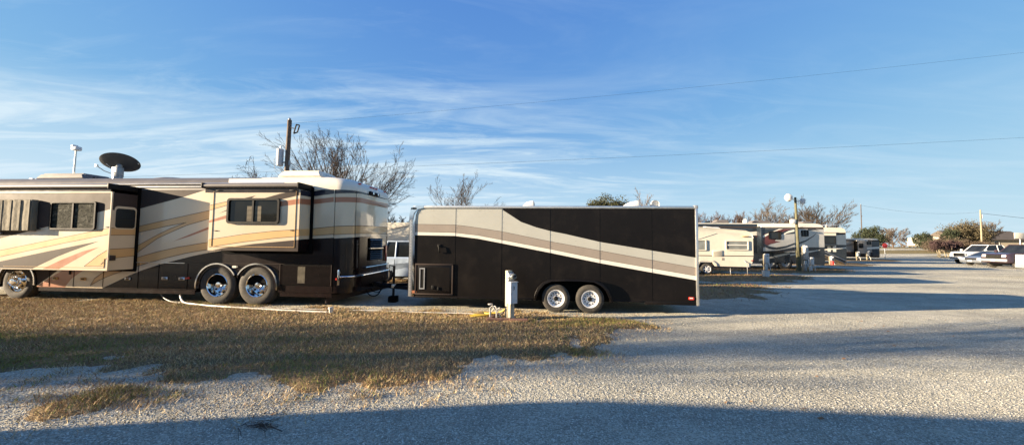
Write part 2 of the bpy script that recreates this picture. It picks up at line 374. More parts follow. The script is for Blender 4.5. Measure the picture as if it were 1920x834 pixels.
LIV = {
 'front_slide': [
  ('umber', [(-7.582,2.988), (-3.668,2.978), (-3.629,2.467), (-4.049,2.370), (-5.257,2.038), (-5.642,1.960), (-6.805,1.686), (-7.433,1.525)]),
  ('tan', [(-7.408,1.272), (-6.775,1.375), (-4.996,1.721), (-3.653,1.981), (-3.593,1.993), (-3.581,1.830), (-3.640,1.819), (-4.861,1.593), (-6.759,1.208), (-7.389,1.090)]),
  ('umber', [(-7.374,0.936), (-6.747,1.085), (-5.558,1.328), (-4.679,1.498), (-3.900,1.643), (-4.674,1.379), (-5.072,1.230), (-5.819,0.891), (-5.840,0.863), (-7.364,0.839)]),
  ('rust', [(-5.517,0.869), (-5.519,0.893), (-4.948,1.152), (-4.375,1.370), (-3.888,1.493), (-4.225,1.332), (-4.651,1.104), (-5.071,0.876)]),
  ('tan', [(-3.611,1.436), (-3.901,1.271), (-4.275,0.998), (-3.699,1.006), (-3.691,1.108), (-3.808,1.051), (-3.596,1.245)]),
 ],
 'wall': [
  ('umber', [(-8.039,3.313), (-6.323,3.290), (-4.654,3.268), (-1.533,3.284), (-1.522,3.088), (-1.614,3.066), (-2.249,2.874), (-3.692,2.512), (-4.578,2.288), (-7.938,2.275)]),
  ('tan', [(-3.906,1.983), (-2.725,2.242), (-1.411,2.517), (-1.398,2.301), (-2.170,2.087), (-2.246,2.153), (-2.714,2.069), (-3.894,1.822)]),
  ('tan', [(-2.175,2.169), (-2.170,2.087), (-2.623,1.897), (-2.992,1.734), (-3.578,1.339), (-3.769,1.212), (-3.783,1.401), (-3.591,1.519), (-2.999,1.831), (-2.646,1.998)]),
  ('rust', [(-2.533,1.655), (-2.094,1.831), (-1.511,2.056), (-1.386,2.100), (-1.382,2.028), (-1.507,1.989), (-2.091,1.783)]),
  ('tan', [(-1.361,1.664), (-1.486,1.644), (-2.377,1.503), (-2.968,1.372), (-3.598,1.200), (-4.157,1.018), (-4.467,0.853), (-4.807,0.622), (-4.926,0.424), (-4.688,0.559), (-4.453,0.665), (-4.218,0.756), (-3.747,0.908), (-3.191,1.078), (-2.657,1.218), (-2.065,1.355), (-1.475,1.453), (-1.350,1.471)]),
  ('dark', [(-4.678,0.226), (-4.680,0.255), (-4.562,0.363), (-4.138,0.551), (-3.837,0.695), (-3.393,0.871), (-2.825,1.048), (-2.649,1.092), (-1.910,1.275), (-1.470,1.362), (-0.436,1.524), (0.461,1.646), (1.345,1.758), (2.027,1.792), (2.091,0.085), (-1.273,0.144)]),
  ('umber', [(-7.803,0.889), (-5.916,0.918), (-5.959,0.829), (-6.177,0.664), (-6.466,0.473), (-6.665,0.321), (-6.723,0.227), (-7.737,0.205)]),
  ('rust', [(-5.857,0.802), (-6.221,0.597), (-6.522,0.407), (-6.649,0.334), (-6.594,0.273), (-6.539,0.230), (-6.121,0.210), (-5.789,0.202), (-5.761,0.261), (-5.664,0.424), (-5.525,0.595), (-5.283,0.767), (-5.119,0.858), (-5.778,0.847)]),
  ('shaded_umber', [(0.999,2.932), (1.332,2.984), (1.923,3.105), (1.967,3.105), (1.983,2.945), (1.338,2.861), (1.005,2.804)]),
  ('rust', [(1.008,2.734), (1.341,2.780), (1.976,2.853), (1.981,2.727), (1.346,2.659), (1.013,2.607)]),
  ('tan', [(1.040,1.987), (1.373,2.018), (2.006,2.085), (2.013,1.883), (1.380,1.839), (1.048,1.805)]),
 ],
 'rear_slide': [
  ('tan', [(-1.099,2.578), (-1.050,2.587), (-0.577,2.688), (-0.557,2.599), (-1.042,2.464), (-1.092,2.450)]),
  ('rust', [(-1.076,2.188), (-1.042,2.202), (-0.558,2.347), (-0.553,2.258), (-1.038,2.142), (-1.073,2.133)]),
  ('umber', [(-0.798,2.380), (-0.522,2.503), (-0.520,2.468)]),
  ('umber', [(-0.121,2.771), (0.181,2.836), (0.074,2.771)]),
  ('umber', [(0.405,2.765), (0.841,2.884), (1.344,2.973), (1.349,2.843), (0.820,2.726), (0.479,2.735)]),
  ('rust', [(0.810,2.681), (0.863,2.688), (1.353,2.754), (1.359,2.625), (0.869,2.560), (0.816,2.552)]),
  ('tan', [(-1.048,1.710), (-1.026,1.713), (-0.100,1.855), (0.717,1.942), (1.387,1.984), (1.394,1.819), (0.726,1.760), (-0.090,1.663), (-1.015,1.524), (-1.037,1.521)]),
  ('umber', [(-1.031,1.417), (-0.641,1.502), (0.190,1.616), (1.398,1.729), (1.412,1.403), (-1.028,1.373)]),
 ],
 'trailer': [
  ('silver', [(-4.240,2.642), (-1.767,2.645), (-1.766,2.539), (-1.555,2.403), (-1.295,2.237), (-0.915,2.104), (-0.557,2.012), (-0.179,1.940), (0.672,1.749), (1.957,1.545), (3.020,1.382), (3.016,1.137), (1.949,1.313), (0.671,1.534), (-0.556,1.749), (-1.783,1.990), (-2.626,2.112), (-3.013,2.154), (-4.228,2.167)]),
  ('taupe', [(-4.228,2.167), (-3.013,2.154), (-2.626,2.112), (-1.783,1.990), (-0.556,1.749), (0.671,1.534), (1.949,1.313), (3.016,1.137), (3.012,0.945), (1.947,1.115), (0.671,1.324), (-0.555,1.560), (-1.780,1.779), (-2.400,1.889), (-3.013,1.956), (-4.223,1.972)]),
  ('pearl', [(-4.223,1.972), (-3.013,1.956), (-2.400,1.889), (-1.780,1.779), (-0.555,1.560), (0.671,1.324), (1.947,1.115), (3.012,0.945), (3.011,0.839), (1.946,1.011), (0.670,1.227), (-0.555,1.465), (-1.779,1.691), (-2.399,1.803), (-3.012,1.871), (-4.220,1.882)]),
 ],
}
SKYS=.10; SUNS=5.0; EXPO=2.2; CLOUD=2.6; CX=3.3; CY=1.2; CLOUDCOL=(1.5,1.85,2.1)
# ---------------------------------------------------------------- the big motorhome
def perim(u,z,off,x1=2.05,r=.45,w=2.55):
    """unrolls the coach wall: near side, rounded rear corner, rear, second corner, far side"""
    q=r*PI/2; s=w-2*r
    if u<=x1: return (u,-off,z)
    if u<=x1+q:
        a=-PI/2+(u-x1)/r; return (x1+(r+off)*math.cos(a), r+(r+off)*math.sin(a), z)
    if u<=x1+q+s: return (x1+r+off,r+(u-x1-q),z)
    if u<=x1+2*q+s:
        a=(u-x1-q-s)/r; return (x1+(r+off)*math.cos(a), w-r+(r+off)*math.sin(a), z)
    return (x1-(u-x1-2*q-s), w+off, z)
def roof_shell(b,x0,x1,w,rings,mat,rearf=1.7,frontf=1.,rc=.45):
    """rings: (inset, z); mat(x,z)->index"""
    loops=[]
    for ins,z in rings:
        xa=x0+ins*frontf; xb=x1-ins*rearf; ya=ins; yb=w-ins; r=max(.06,min(rc-ins*.2,(yb-ya)/2-.01)); pts=[]
        nx=12
        for i in range(nx+1): pts.append((xa+(xb-r-xa)*i/nx,ya))
        pts+=[(xb-r+r*math.cos(R(a)),ya+r+r*math.sin(R(a))) for a in range(-75,0,15)]
        for i in range(7): pts.append((xb,ya+r+(yb-ya-2*r)*i/6))
        pts+=[(xb-r+r*math.cos(R(a)),yb-r+r*math.sin(R(a))) for a in range(15,90,15)]
        for i in range(nx+1): pts.append((xb-r-(xb-r-xa)*i/nx,yb))
        for i in range(1,6): pts.append((xa,yb-(yb-ya)*i/6))
        loops.append([(p[0],p[1],z) for p in pts])
    k=len(b.v); n=len(loops[0])
    for l in loops: b.v+=l
    for i in range(len(loops)-1):
        for j in range(n):
            q=(j+1)%n; f=[k+i*n+j,k+i*n+q,k+(i+1)*n+q,k+(i+1)*n+j]; b.f.append(f)
            c=sum((Vector(b.v[t]) for t in f),Vector())/4; b.m.append(mat(c.x,c.z))
    b.f.append([k+(len(loops)-1)*n+j for j in range(n)]); b.m.append(mat((x0+x1)/2,9))
COLS=['cream','umber','dark','tan','rust','shaded_umber']; IX={n:i for i,n in enumerate(COLS)}
def L_(polys,base,cl):
    out=[(IX[base],[(cl[0]-.0,cl[2]-.0),(cl[1],cl[2]),(cl[1],cl[3]),(cl[0],cl[3])])]
    return out+[(IX[m],p) for m,p in polys]
def ac_unit(parent,x0,x1,y0,y1,z,h,mat='roofcream',name='air_conditioner'):
    b=B(); bm=bmesh.new(); bmesh.ops.create_cube(bm,size=1)
    for v in bm.verts:
        t=v.co.z>0; k=.82 if t else 1
        v.co=Vector(((x0+x1)/2+v.co.x*(x1-x0)*k,(y0+y1)/2+v.co.y*(y1-y0)*k,z+(h if t else .04)))
    bmesh.ops.bevel(bm,geom=bm.edges[:],offset=.045,segments=3,affect='EDGES'); b.frombm(bm,0)
    b.box((x0+x1)/2-(x1-x0)*.40,(x0+x1)/2+(x1-x0)*.40,(y0+y1)/2-(y1-y0)*.4,(y0+y1)/2+(y1-y0)*.4,z-.02,z+.06,1)
    for i in range(5):
        yy=y0+(y1-y0)*(.3+.1*i); b.box(x1-.09,x1-.055,yy,yy+.04,z+h*.3,z+h*.6,1)
    return b.obj(name,[mat,'black'],parent)

def coach():
    t=empty('motorhome',(-6.64,9.90,0),-5,'long cream, tan and dark brown motorhome with two slide-outs, nearest vehicle at the left','motorhome')
    x0=-10.2; q=.45*PI/2; s=1.65; rear0=2.05; ue=rear0+2*q+s+12.25
    holes=[arc(-.06,.50,.60,0,180,16)+[(-.66,.1),(.54,.1)],arc(-1.18,.49,.60,0,180,16)+[(-1.78,.1),(-.58,.1)],arc(-7.2,.46,.62,0,180,16)+[(-7.82,.1),(-6.58,.1)]]
    polys=list(LIV['wall'])
    c1,c2=rear0+q,rear0+q+s
    def band(mt,pts_lo,pts_hi): polys.append((mt,pts_lo+pts_hi[::-1]))
    # paint bands carried round the rear corner: (u, z low), (u, z high)
    us=[rear0-.05,c1,c2,c2+q,c2+q+1.]
    band('shaded_umber',[(u,z) for u,z in zip(us,(2.94,3.00,3.03,3.02,3.0))],[(u,z) for u,z in zip(us,(3.115,3.16,3.16,3.15,3.12))])
    band('rust',[(u,z) for u,z in zip(us,(2.715,2.75,2.77,2.78,2.7))],[(u,z) for u,z in zip(us,(2.85,2.885,2.90,2.88,2.8))])
    band('tan',[(u,z) for u,z in zip(us,(1.87,1.92,1.95,1.95,1.9))],[(u,z) for u,z in zip(us,(2.085,2.13,2.16,2.16,2.1))])
    band('dark',[(u,.2) for u in us+[ue]],[(u,z) for u,z in zip(us+[ue],(1.77,1.83,1.88,1.87,1.75,1.3))])
    b=B(); clip=(x0,ue,.36,3.05)
    sl=[rear0+q*i/8 for i in range(9)]+[c2+q*i/8 for i in range(1,9)]
    pn=[(m,p) for m,p in pins(polys)]
    sheet(b,L_(polys+pn,'cream',clip),clip,perim,sl,holes)
    # skirt, turned slightly in below the wall
    b.prism([(-9.9,.30),(-7.86,.30),(-7.86,.5),(-9.9,.5)],'y',.02,.06,2)
    for a,bb in ((-6.54,-1.83),(.58,2.0)): b.box(a,bb,.012,.05,.25,.37,2)
    b.prism([(x0,.35),(x0-.0,3.05),(x0-.25,2.6),(x0-.45,1.5),(x0-.45,.4)][::1],'y',.0,2.55,0)
    w=b.obj('body',COLS,t)
    r=B(); ND=lambda x,z: 0 if (x<.2 and z<3.5) else 1
    roof_shell(r,x0,2.5,2.55,[(-.004,3.05),(-.004,3.13),(.02,3.22),(.07,3.31),(.16,3.38),(.34,3.44),(.7,3.485),(1.15,3.50)],lambda x,z:(0 if x<-1.2+ (z-3.1)*1.5 else 1))
    ro=r.obj('roof',['roofgrey','roofcream'],t,ang=50)
    # dark and cream bands run up into the cap: a narrow trim rail at the eave
    tr=B(); tr.box(x0,.95,-.03,.01,3.115,3.145,0,.006); tr.tube([(x0,-.02,3.20),(.6,-.02,3.22)],.022,6); tr.obj('drip_rail','alu',t)
    # underside and wheel wells, plus a dark inner box added to block light
    u=B(); u.box(x0+.1,2.2,.06,2.49,.52,3.02,0); u.box(-6.4,-1.95,.1,2.45,.28,.54,0); u.box(.62,2.1,.1,2.45,.32,.54,0)
    u.box(-9.8,-7.9,.1,2.45,.32,.54,0); u.box(-7.8,1.,.9,1.6,.40,.6,0); u.obj('chassis','gasket',t,smooth=False)
    # belt trim
    bt=B(); bt.box(-3.6,-2.15,-.022,.0,1.068,1.084,0); bt.box(-2.1,.95,-.012,.0,1.083,1.092,1); bt.obj('belt_trim',['alu','umber'],t)
    # door seams of the lower lockers
    sm=B()
    for x in (-6.2,-5.45,-4.55,-3.5,-2.9,-2.05): sm.box(x-.003,x+.003,-.0125,-.004,.38,.88 if x<-3.6 else 1.06,0)
    for x,hh in ((2.02,3.05),(2.55,3.05)):
        p=perim(x,1,.009); sm.box(p[0]-.003,p[0]+.003,p[1]-.003,p[1]+.003,.4,hh,0)
    sm.obj('panel_seam','gasket',t)
    for x,z in ((-6.01,.60),(-5.15,.60),(-3.8,.63),(-2.7,.66),(-2.2,.66)):
        lk=B(); lk.prism(rrect(x-.085,x+.085,z-.04,z+.04,.015),'y',-.024,-.012,0); lk.box(x-.045,x+.05,-.032,-.022,z-.012,z+.012,1,.004); lk.obj('latch',['alu' if x>-4.6 else 'tan','black'],t)
    v=B(); v.box(-5.58,-5.54,-.03,-.012,.72,.88,0); v.obj('vent_slot','black',t)
    # side radiator grille
    g=B(); g.box(.585,2.005,-.02,-.005,.55,1.085,0)
    for i in range(17): z=.575+i*.029; g.box(.61,1.98,-.034,-.018,z,z+.012,1)
    for x in (.59,1.995): g.box(x-.007,x+.007,-.036,-.01,.55,1.085,2)
    g.box(1.08,1.28,-.027,-.019,.6,1.03,3); g.obj('side_grille',['gasket','dark','umber','canvas'],t)
    # marker lights
    for x0_,x1_,z0_,z1_,mm in ((2.13,2.24,.70,.76,'redlens'),(-2.08,-1.98,.655,.705,'redlens'),(-.74,-.62,.975,1.03,'amber')):
        l=B(); l.prism(rrect(x0_,x1_,z0_,z1_,.02),'y',-.05,.0,0); l.obj('marker_light',mm if mm!='amber' else 'pearl',t)
    # chrome fender arches
    for cx,cz,nm in ((-.06,.50,0),(-1.18,.49,0),(-7.2,.46,0)):
        a=B(); a0,a1=(-8,150) if cx==-.06 else ((30,188) if cx==-1.18 else (-5,185))
        out=arc(cx,cz,.605,a0,a1,28); inn=arc(cx,cz,.570,a0,a1,28)
        a.prism(out+inn[::-1],'y',-.055,-.005,0)
        out=arc(cx,cz,.572,a0,a1,28); inn=arc(cx,cz,.50,a0,a1,28); a.prism(out+inn[::-1],'y',-.02,.25,1)
        a.obj('wheel_arch',['chrome','dark'],t)
    for x,z,st,rr in ((-.06,.515,'deep',.515),(-1.18,.505,'deep',.505),(-7.2,.50,'convex',.50)):
        wheel(t,x,.13,z,rr,.30,.292,style=st)
    for x in (-.06,-1.18,-7.2): wheel(t,x,2.40,.505,.505,.30,.292,style='deep',face=1)
    # tyre lettering as on the photographed tyre
    for i,chv in enumerate('TOYO'):
        cu=bpy.data.curves.new('tl',type='FONT'); cu.body=chv; cu.size=.085; cu.align_x='CENTER'; cu.extrude=.002
        tmp=bpy.data.objects.new('tl',cu); C.objects.link(tmp); dg=bpy.context.evaluated_depsgraph_get(); me=bpy.data.meshes.new_from_object(tmp.evaluated_get(dg)); bpy.data.objects.remove(tmp)
        a=R(-52-i*13)
        mt=Matrix.Translation((-1.18+.44*math.cos(a),-.035,.505+.44*math.sin(a)))@Matrix.Rotation(PI/2-a,4,'Y')@Matrix.Rotation(PI/2,4,'X')
        if i==0: TL=B()
        TL.add([mt@v_.co for v_ in me.vertices],[list(p_.vertices) for p_ in me.polygons])
    TL.obj('tyre_lettering','black',t,smooth=False)
    # ---- front slide-out
    d=.65; xs=-3.62
    def m1(u,z,off): return (u,-d-off,z) if u<=xs+1e-4 else (xs+off,-d+(u-xs),z)
    b=B(); P1=list(LIV['front_slide'])
    P1=[(m,[((x if x<xs-.001 or abs(z)>9 else min(x,xs+.0)),z) for x,z in p]) for m,p in P1]
    E1=[('umber',[(xs,2.45),(xs+.7,2.43),(xs+.7,3.0),(xs,3.0)]),('tan',[(xs,1.80),(xs+.7,1.82),(xs+.7,2.0),(xs,1.985)]),('tan',[(xs,1.20),(xs+.7,1.26),(xs+.7,1.47),(xs,1.44)])]
    cl=(-8.35,xs+.60,.90,2.90)
    sheet(b,L_(P1+pins(P1)+E1+pins(E1),'cream',cl),cl,m1,[xs])
    b.box(-8.35,xs,-d,.05,.90,2.90,0)
    sl1=b.obj('slide_out',COLS,t,smooth=False)
    fr=B(); fr.box(-8.35,xs+.012,-d-.014,-d+.03,2.885,2.915,0); fr.box(xs-.013,xs+.013,-d-.013,-d+.02,.895,2.9,0)
    fr.box(-8.3,xs-.0,-d-.013,-d+.02,.893,.915,0); fr.box(-6.62,xs-.1,-d-.0125,-d,.965,.972,1); fr.box(xs-.1,xs-.093,-d-.0125,-d,.965,1.2,1)
    fr.obj('slide_trim',['cream','tan'],sl1)
    gk=B(); gk.box(xs-.02,xs+.055,-.05,.0,.86,3.1,0); gk.box(-8.35,xs+.05,-.045,0,.83,.90,0); gk.box(-8.35,xs+.05,-.045,0,2.9,3.11,0); gk.obj('slide_seal','gasket',sl1)
    w=window(sl1,-5.32,-4.0,1.93,2.66,-d-.004,frame='black',glass='foil',split=-4.67,r=.06,t=.04,d=.05)
    # slide end window
    ew=B(); o=rrect(.10,.57,1.99,2.50,.07); ew.add([(xs+.012,-d+p[0],p[1]) for p in o],[list(range(len(o)))])
    oo=rrect(.07,.60,1.96,2.56,.09); ew2=B(); ew2.add([(xs+.007,-d+p[0],p[1]) for p in oo],[list(range(len(oo)))]); e2=ew2.obj('window','cream',sl1,smooth=False); ew.obj('pane','glass',e2,smooth=False)
    bb=B(); bb.box(xs+.013,xs+.018,-d+.13,-d+.54,2.20,2.22,0); bb.obj('glazing_bar','black',e2)
    bk=B(); bk.box(xs+.005,xs+.05,-d+.02,-d+.14,1.15,1.28,0,.01); bk.obj('corner_bracket','umber',sl1)
    # folded canvas window awning
    aw=B(); n=30; vs=[]; fs=[]
    for i in range(n+1):
        x=-7.15+i*(1.40/n); yy=-d-.16-.004*math.sin(i*1.9)-.004*math.sin(i*.7)
        for z in (1.90,2.1,2.3,2.5,2.69): vs.append((x,yy-.003*math.sin(z*9+i),z))
    for i in range(n):
        for j in range(4): fs.append([i*5+j,i*5+j+1,(i+1)*5+j+1,(i+1)*5+j])
    aw.add(vs,fs); aw.box(-7.15,-5.72,-d-.14,-d-.01,1.885,2.70,0,.01)
    for k_ in range(6): aw.box(-7.1+k_*.27,-7.085+k_*.27,-d-.172,-d-.15,1.9,2.68,1,.003)
    aw.obj('window_awning',['canvas','canvas'],sl1)
    br=B(); br.box(-7.0,-6.72,-d-.05,-d,1.80,1.84,0,.01); br.obj('awning_bracket','greymetal',sl1)
    # slide toppers
    def topper(xa,xb,y,z,par):
        tp=B(); tp.tube([(xa,y,z),(xb,y,z)],.062,14); tp.box(xa,xb,y,.0,z+.045,z+.058,0); tp.box(xa-.02,xa+.03,y-.07,.0,z-.07,z+.07,1,.01); tp.box(xb-.03,xb+.02,y-.07,.0,z-.07,z+.07,1,.01)
        tp.box(xa+.03,xb-.03,y+.02,y+.06,z-.17,z-.05,2)
        tp.obj('topper_awning',['roofgrey','black','dark'],par)
    topper(-8.4,xs-.02,-d-.02,3.055,sl1)
    hd=B()
    for x,z in ((-5.7,1.93),(-3.73,2.0)): hd.box(x,x+.09,-d-.02,-d-.004,z,z+.018,0,.003)
    hd.obj('handle','black',sl1)
    # ---- rear slide-out
    d=.47; a0,xs2=-1.06,1.37
    def m2(u,z,off): return (u,-d-off,z) if u<=xs2+1e-4 else (xs2+off,-d+(u-xs2),z)
    b=B(); P2=[(m,[(min(x,xs2),z) for x,z in p]) for m,p in LIV['rear_slide']]
    E2=[('shaded_umber',[(xs2,2.84),(xs2+.5,2.85),(xs2+.5,2.99),(xs2,2.985)]),('rust',[(xs2,2.62),(xs2+.5,2.64),(xs2+.5,2.79),(xs2,2.76)]),('tan',[(xs2,1.82),(xs2+.5,1.84),(xs2+.5,2.02),(xs2,1.99)]),('dark',[(xs2,1.4),(xs2+.5,1.4),(xs2+.5,1.76),(xs2,1.73)])]
    cl=(a0,xs2+.44,1.44,2.99)
    sheet(b,L_(P2+pins(P2)+E2,'cream',cl),cl,m2,[xs2])
    b.box(a0,xs2,-d,.05,1.44,2.99,0)
    sl2=b.obj('slide_out',COLS,t,smooth=False)
    fr=B(); 
    for xx in (a0+.10,xs2-.10): fr.box(xx-.003,xx+.003,-d-.013,-d+.0,1.54,2.95,0)
    fr.box(a0+.10,xs2-.10,-d-.016,-d,1.535,1.545,1); fr.obj('slide_trim',['tan','tan'],sl2)
    gk=B(); gk.box(xs2+.0,xs2+.065,-.05,0,1.40,3.1,0); gk.box(a0-.03,a0,-.04,0,1.4,3.1,0); gk.box(a0,xs2+.05,-.045,0,1.36,1.44,0); gk.box(a0,xs2+.05,-.045,0,2.99,3.11,0); gk.obj('slide_seal','gasket',sl2)
    w2=window(sl2,-.55,.86,2.12,2.765,-d-.004,frame='black',glass='blindglass',split=.15,r=.08,t=.05,d=.05)
    bl=B()
    for xa,xb in ((-.02,.11),(.19,.36)):
        for i in range(12): z=2.19+i*.032; bl.box(xa,xb,-d-.020,-d-.0165,z,z+.018,0)
    bl.obj('blind','curtain',w2)
    topper(a0-.17,xs2+.0,-d-.03,3.085,sl2)
    lp=B()
    for x in (a0+.13,xs2-.28): lp.box(x,x+.2,-d-.02,-d,2.955,2.975,0)
    lp.obj('top_bracket','black',sl2)
    hd=B()
    for x,z in ((a0+.16,1.93),(xs2-.22,1.95)): hd.box(x,x+.09,-d-.02,-d-.004,z,z+.018,0,.003)
    hd.obj('handle','black',sl2)
    # ---- rear face fittings
    X=2.5
    lv=B(); lv.box(X+.004,X+.03,.93,1.78,1.17,1.80,0)
    for i in range(11): z=1.20+i*.054; lv.prism([(X+.03,z),(X+.06,z),(X+.03,z+.035)],'y',.96,1.75,1)
    lv.box(X+.02,X+.07,.92,1.79,1.50,1.52,2); lv.obj('engine_louvre',['gasket','dark','alu'],t)
    cm=B(); cm.box(X-.12,X+.07,.85,1.45,3.03,3.13,0,.03); cm.tube([(X+.07,1.0,3.08),(X+.085,1.0,3.08)],.035,12,1); cm.tube([(X+.07,1.3,3.08),(X+.085,1.3,3.08)],.035,12,1); cm.obj('reversing_camera',['black','chrome'],t)
    for y in (.45,1.1,1.27,1.44,2.05):
        ml=B(); ml.box(X-.14,X-.02,y-.04,y+.04,3.25,3.29,0,.015); ml.obj('roof_marker_light','redlens',t)
    bp=B(); pts=[perim(u,.78,.07) for u in np.linspace(2.15,4.75,22)]
    k=len(bp.v)
    for p in pts:
        for dz,o in ((0,0),(.30,0),(.30,-.12),(0,-.12)):
            bp.v.append((p[0]+(o if p[0]>2.3 else 0),p[1]-(o if p[1]<.3 else 0),.52+dz))
    for i in range(len(pts)-1):
        for j in range(4): bp.f.append([k+i*4+j,k+i*4+(j+1)%4,k+(i+1)*4+(j+1)%4,k+(i+1)*4+j]); bp.m.append(0)
    bm_=bp.obj('rear_bumper','dark',t)
    ch=B(); ch.tube([perim(u,.79+.03*(u-2.2)*.4,.10) for u in np.linspace(2.2,4.72,26)],.022,8); ch.tube([perim(u,.98+.03*(u-2.2)*.4,.06) for u in np.linspace(3.0,4.72,16)],.018,8); ch.box(2.22,2.27,-.13,-.07,.58,.98,0,.015)
    ch.obj('chrome_strip','chrome',bm_)
    for y in (2.1,):
        tl=B(); tl.box(X+.005,X+.03,y-.06,y+.06,1.1,1.6,0,.012); tl.obj('tail_light','redlens',t)
    sh=B(); sh.tube([perim(2.35,1.70,.03),perim(2.35,.95,.03)],.02,6); sh.tube([perim(2.6,1.74,.025),perim(2.6,1.0,.03)],.03,6); sh.obj('chrome_molding','dark',t)
    # mud flap, slanting ladder-like tow cover under the tail
    mf=B(); mf.add([(1.75,.15,.37),(2.5,2.2,.50),(2.5,2.2,.24),(1.75,.15,.08),(1.78,.15,.37),(2.53,2.2,.50),(2.53,2.2,.24),(1.78,.15,.08)],[[0,1,2,3],[4,7,6,5],[0,3,7,4],[1,5,6,2],[0,4,5,1],[3,2,6,7]]); mf.obj('mud_guard','umber',t,smooth=False)
    # roof equipment
    ac_unit(t,-8.15,-6.40,.75,1.65,3.46,.24,'roofgrey'); ac_unit(t,-.25,1.15,.75,1.70,3.48,.25,'roofcream')
    dm=B(); dm.lathe([(.62,0),(.60,.03),(.42,.08),(.2,.105),(.001,.11)],(-3.75,1.2,3.47),'z',28); dm.obj('roof_vent','roofgrey',t)
    vt=B(); vt.box(-4.6,-3.9,.9,1.5,3.45,3.52,0,.02); vt.obj('vent_cover','roofgrey',t)
    # satellite dish facing up and back
    pole=B(); pole.tube([(-5.86,1.2,3.46),(-5.86,1.2,3.66)],.12,14,0); pole.box(-5.97,-5.75,1.1,1.3,3.62,3.95,0,.03); pole.tube([(-5.86,1.2,3.9),(-5.86,1.28,4.12)],.07,10,0)
    ds=pole.obj('dish_mount','galv',t)
    dd=B(); prof=[(.001,-.10),(.2,-.09),(.4,-.055),(.60,0),(.625,.015),(.61,.03),(.4,-.03),(.2,-.07),(.001,-.08)]
    dd.lathe(prof,(0,0,0),'z',40); dsh=dd.obj('dish','dishgrey',ds); dsh.location=(-5.86,1.25,4.10); dsh.rotation_euler=(R(-26),R(-15),0); dsh.scale=(.80,.72,.8)
    ar=B(); ar.tube([(-5.86,1.1,3.70),(-6.0,.95,3.78),(-6.14,.85,3.92)],.012,5); ar.tube([(-5.86,1.1,3.75),(-5.6,.85,3.8),(-5.62,.7,3.95)],.012,5); ar.tube([(-5.6,1.6,4.1),(-5.30,1.3,4.08)],.012,5); ar.box(-6.18,-6.12,.82,.88,3.90,3.96,0); ar.obj('feed_arm','alu',ds)
    mast=B(); mast.tube([(-7.40,1.2,3.45),(-7.38,1.2,4.56)],.022,8,0); mo=mast.obj('antenna_mast','alu',t)
    hd=B(); hd.box(-7.47,-7.26,1.12,1.28,4.49,4.62,0,.03); hd.box(-7.47,-7.38,1.12,1.26,4.60,4.67,0,.02); hd.obj('antenna_head','greywhite',mo)
    sm_=B(); sm_.box(-9.0,-8.84,1.2,1.4,3.46,3.62,0,.02); sm_.box(-8.78,-8.74,1.2,1.25,3.46,3.60,0); sm_.obj('roof_plumbing_vent','greymetal',t)
    # front end
    ws=B(); ws.box(x0-.30,x0-.26,.15,2.4,1.5,2.6,0); ws.add([(x0-.47,.12,1.5),(x0-.47,2.43,1.5),(x0-.262,2.43,2.6),(x0-.262,.12,2.6)],[[0,1,2,3]]); ws.obj('windshield','glass',t,smooth=False)
    for y in (.35,2.2):
        hl=B(); hl.box(x0-.48,x0-.44,y-.18,y+.18,.8,1.0,0,.02); hl.obj('headlight','lampglass',t)
    mr=B(); mr.tube([(x0-.1,.0,1.9),(x0-.2,-.2,1.9)],.02,6,0); mr.box(x0-.3,x0-.12,-.33,-.15,1.7,2.1,0,.03); mr.obj('mirror','umber',t)
    fb=B(); fb.box(x0-.5,x0-.2,0.,2.55,.36,.62,0,.04); fb.box(-9.3,-7.95,-.03,.02,.8,.86,0,.01); fb.obj('front_bumper','chrome',t)
    return t
coach()

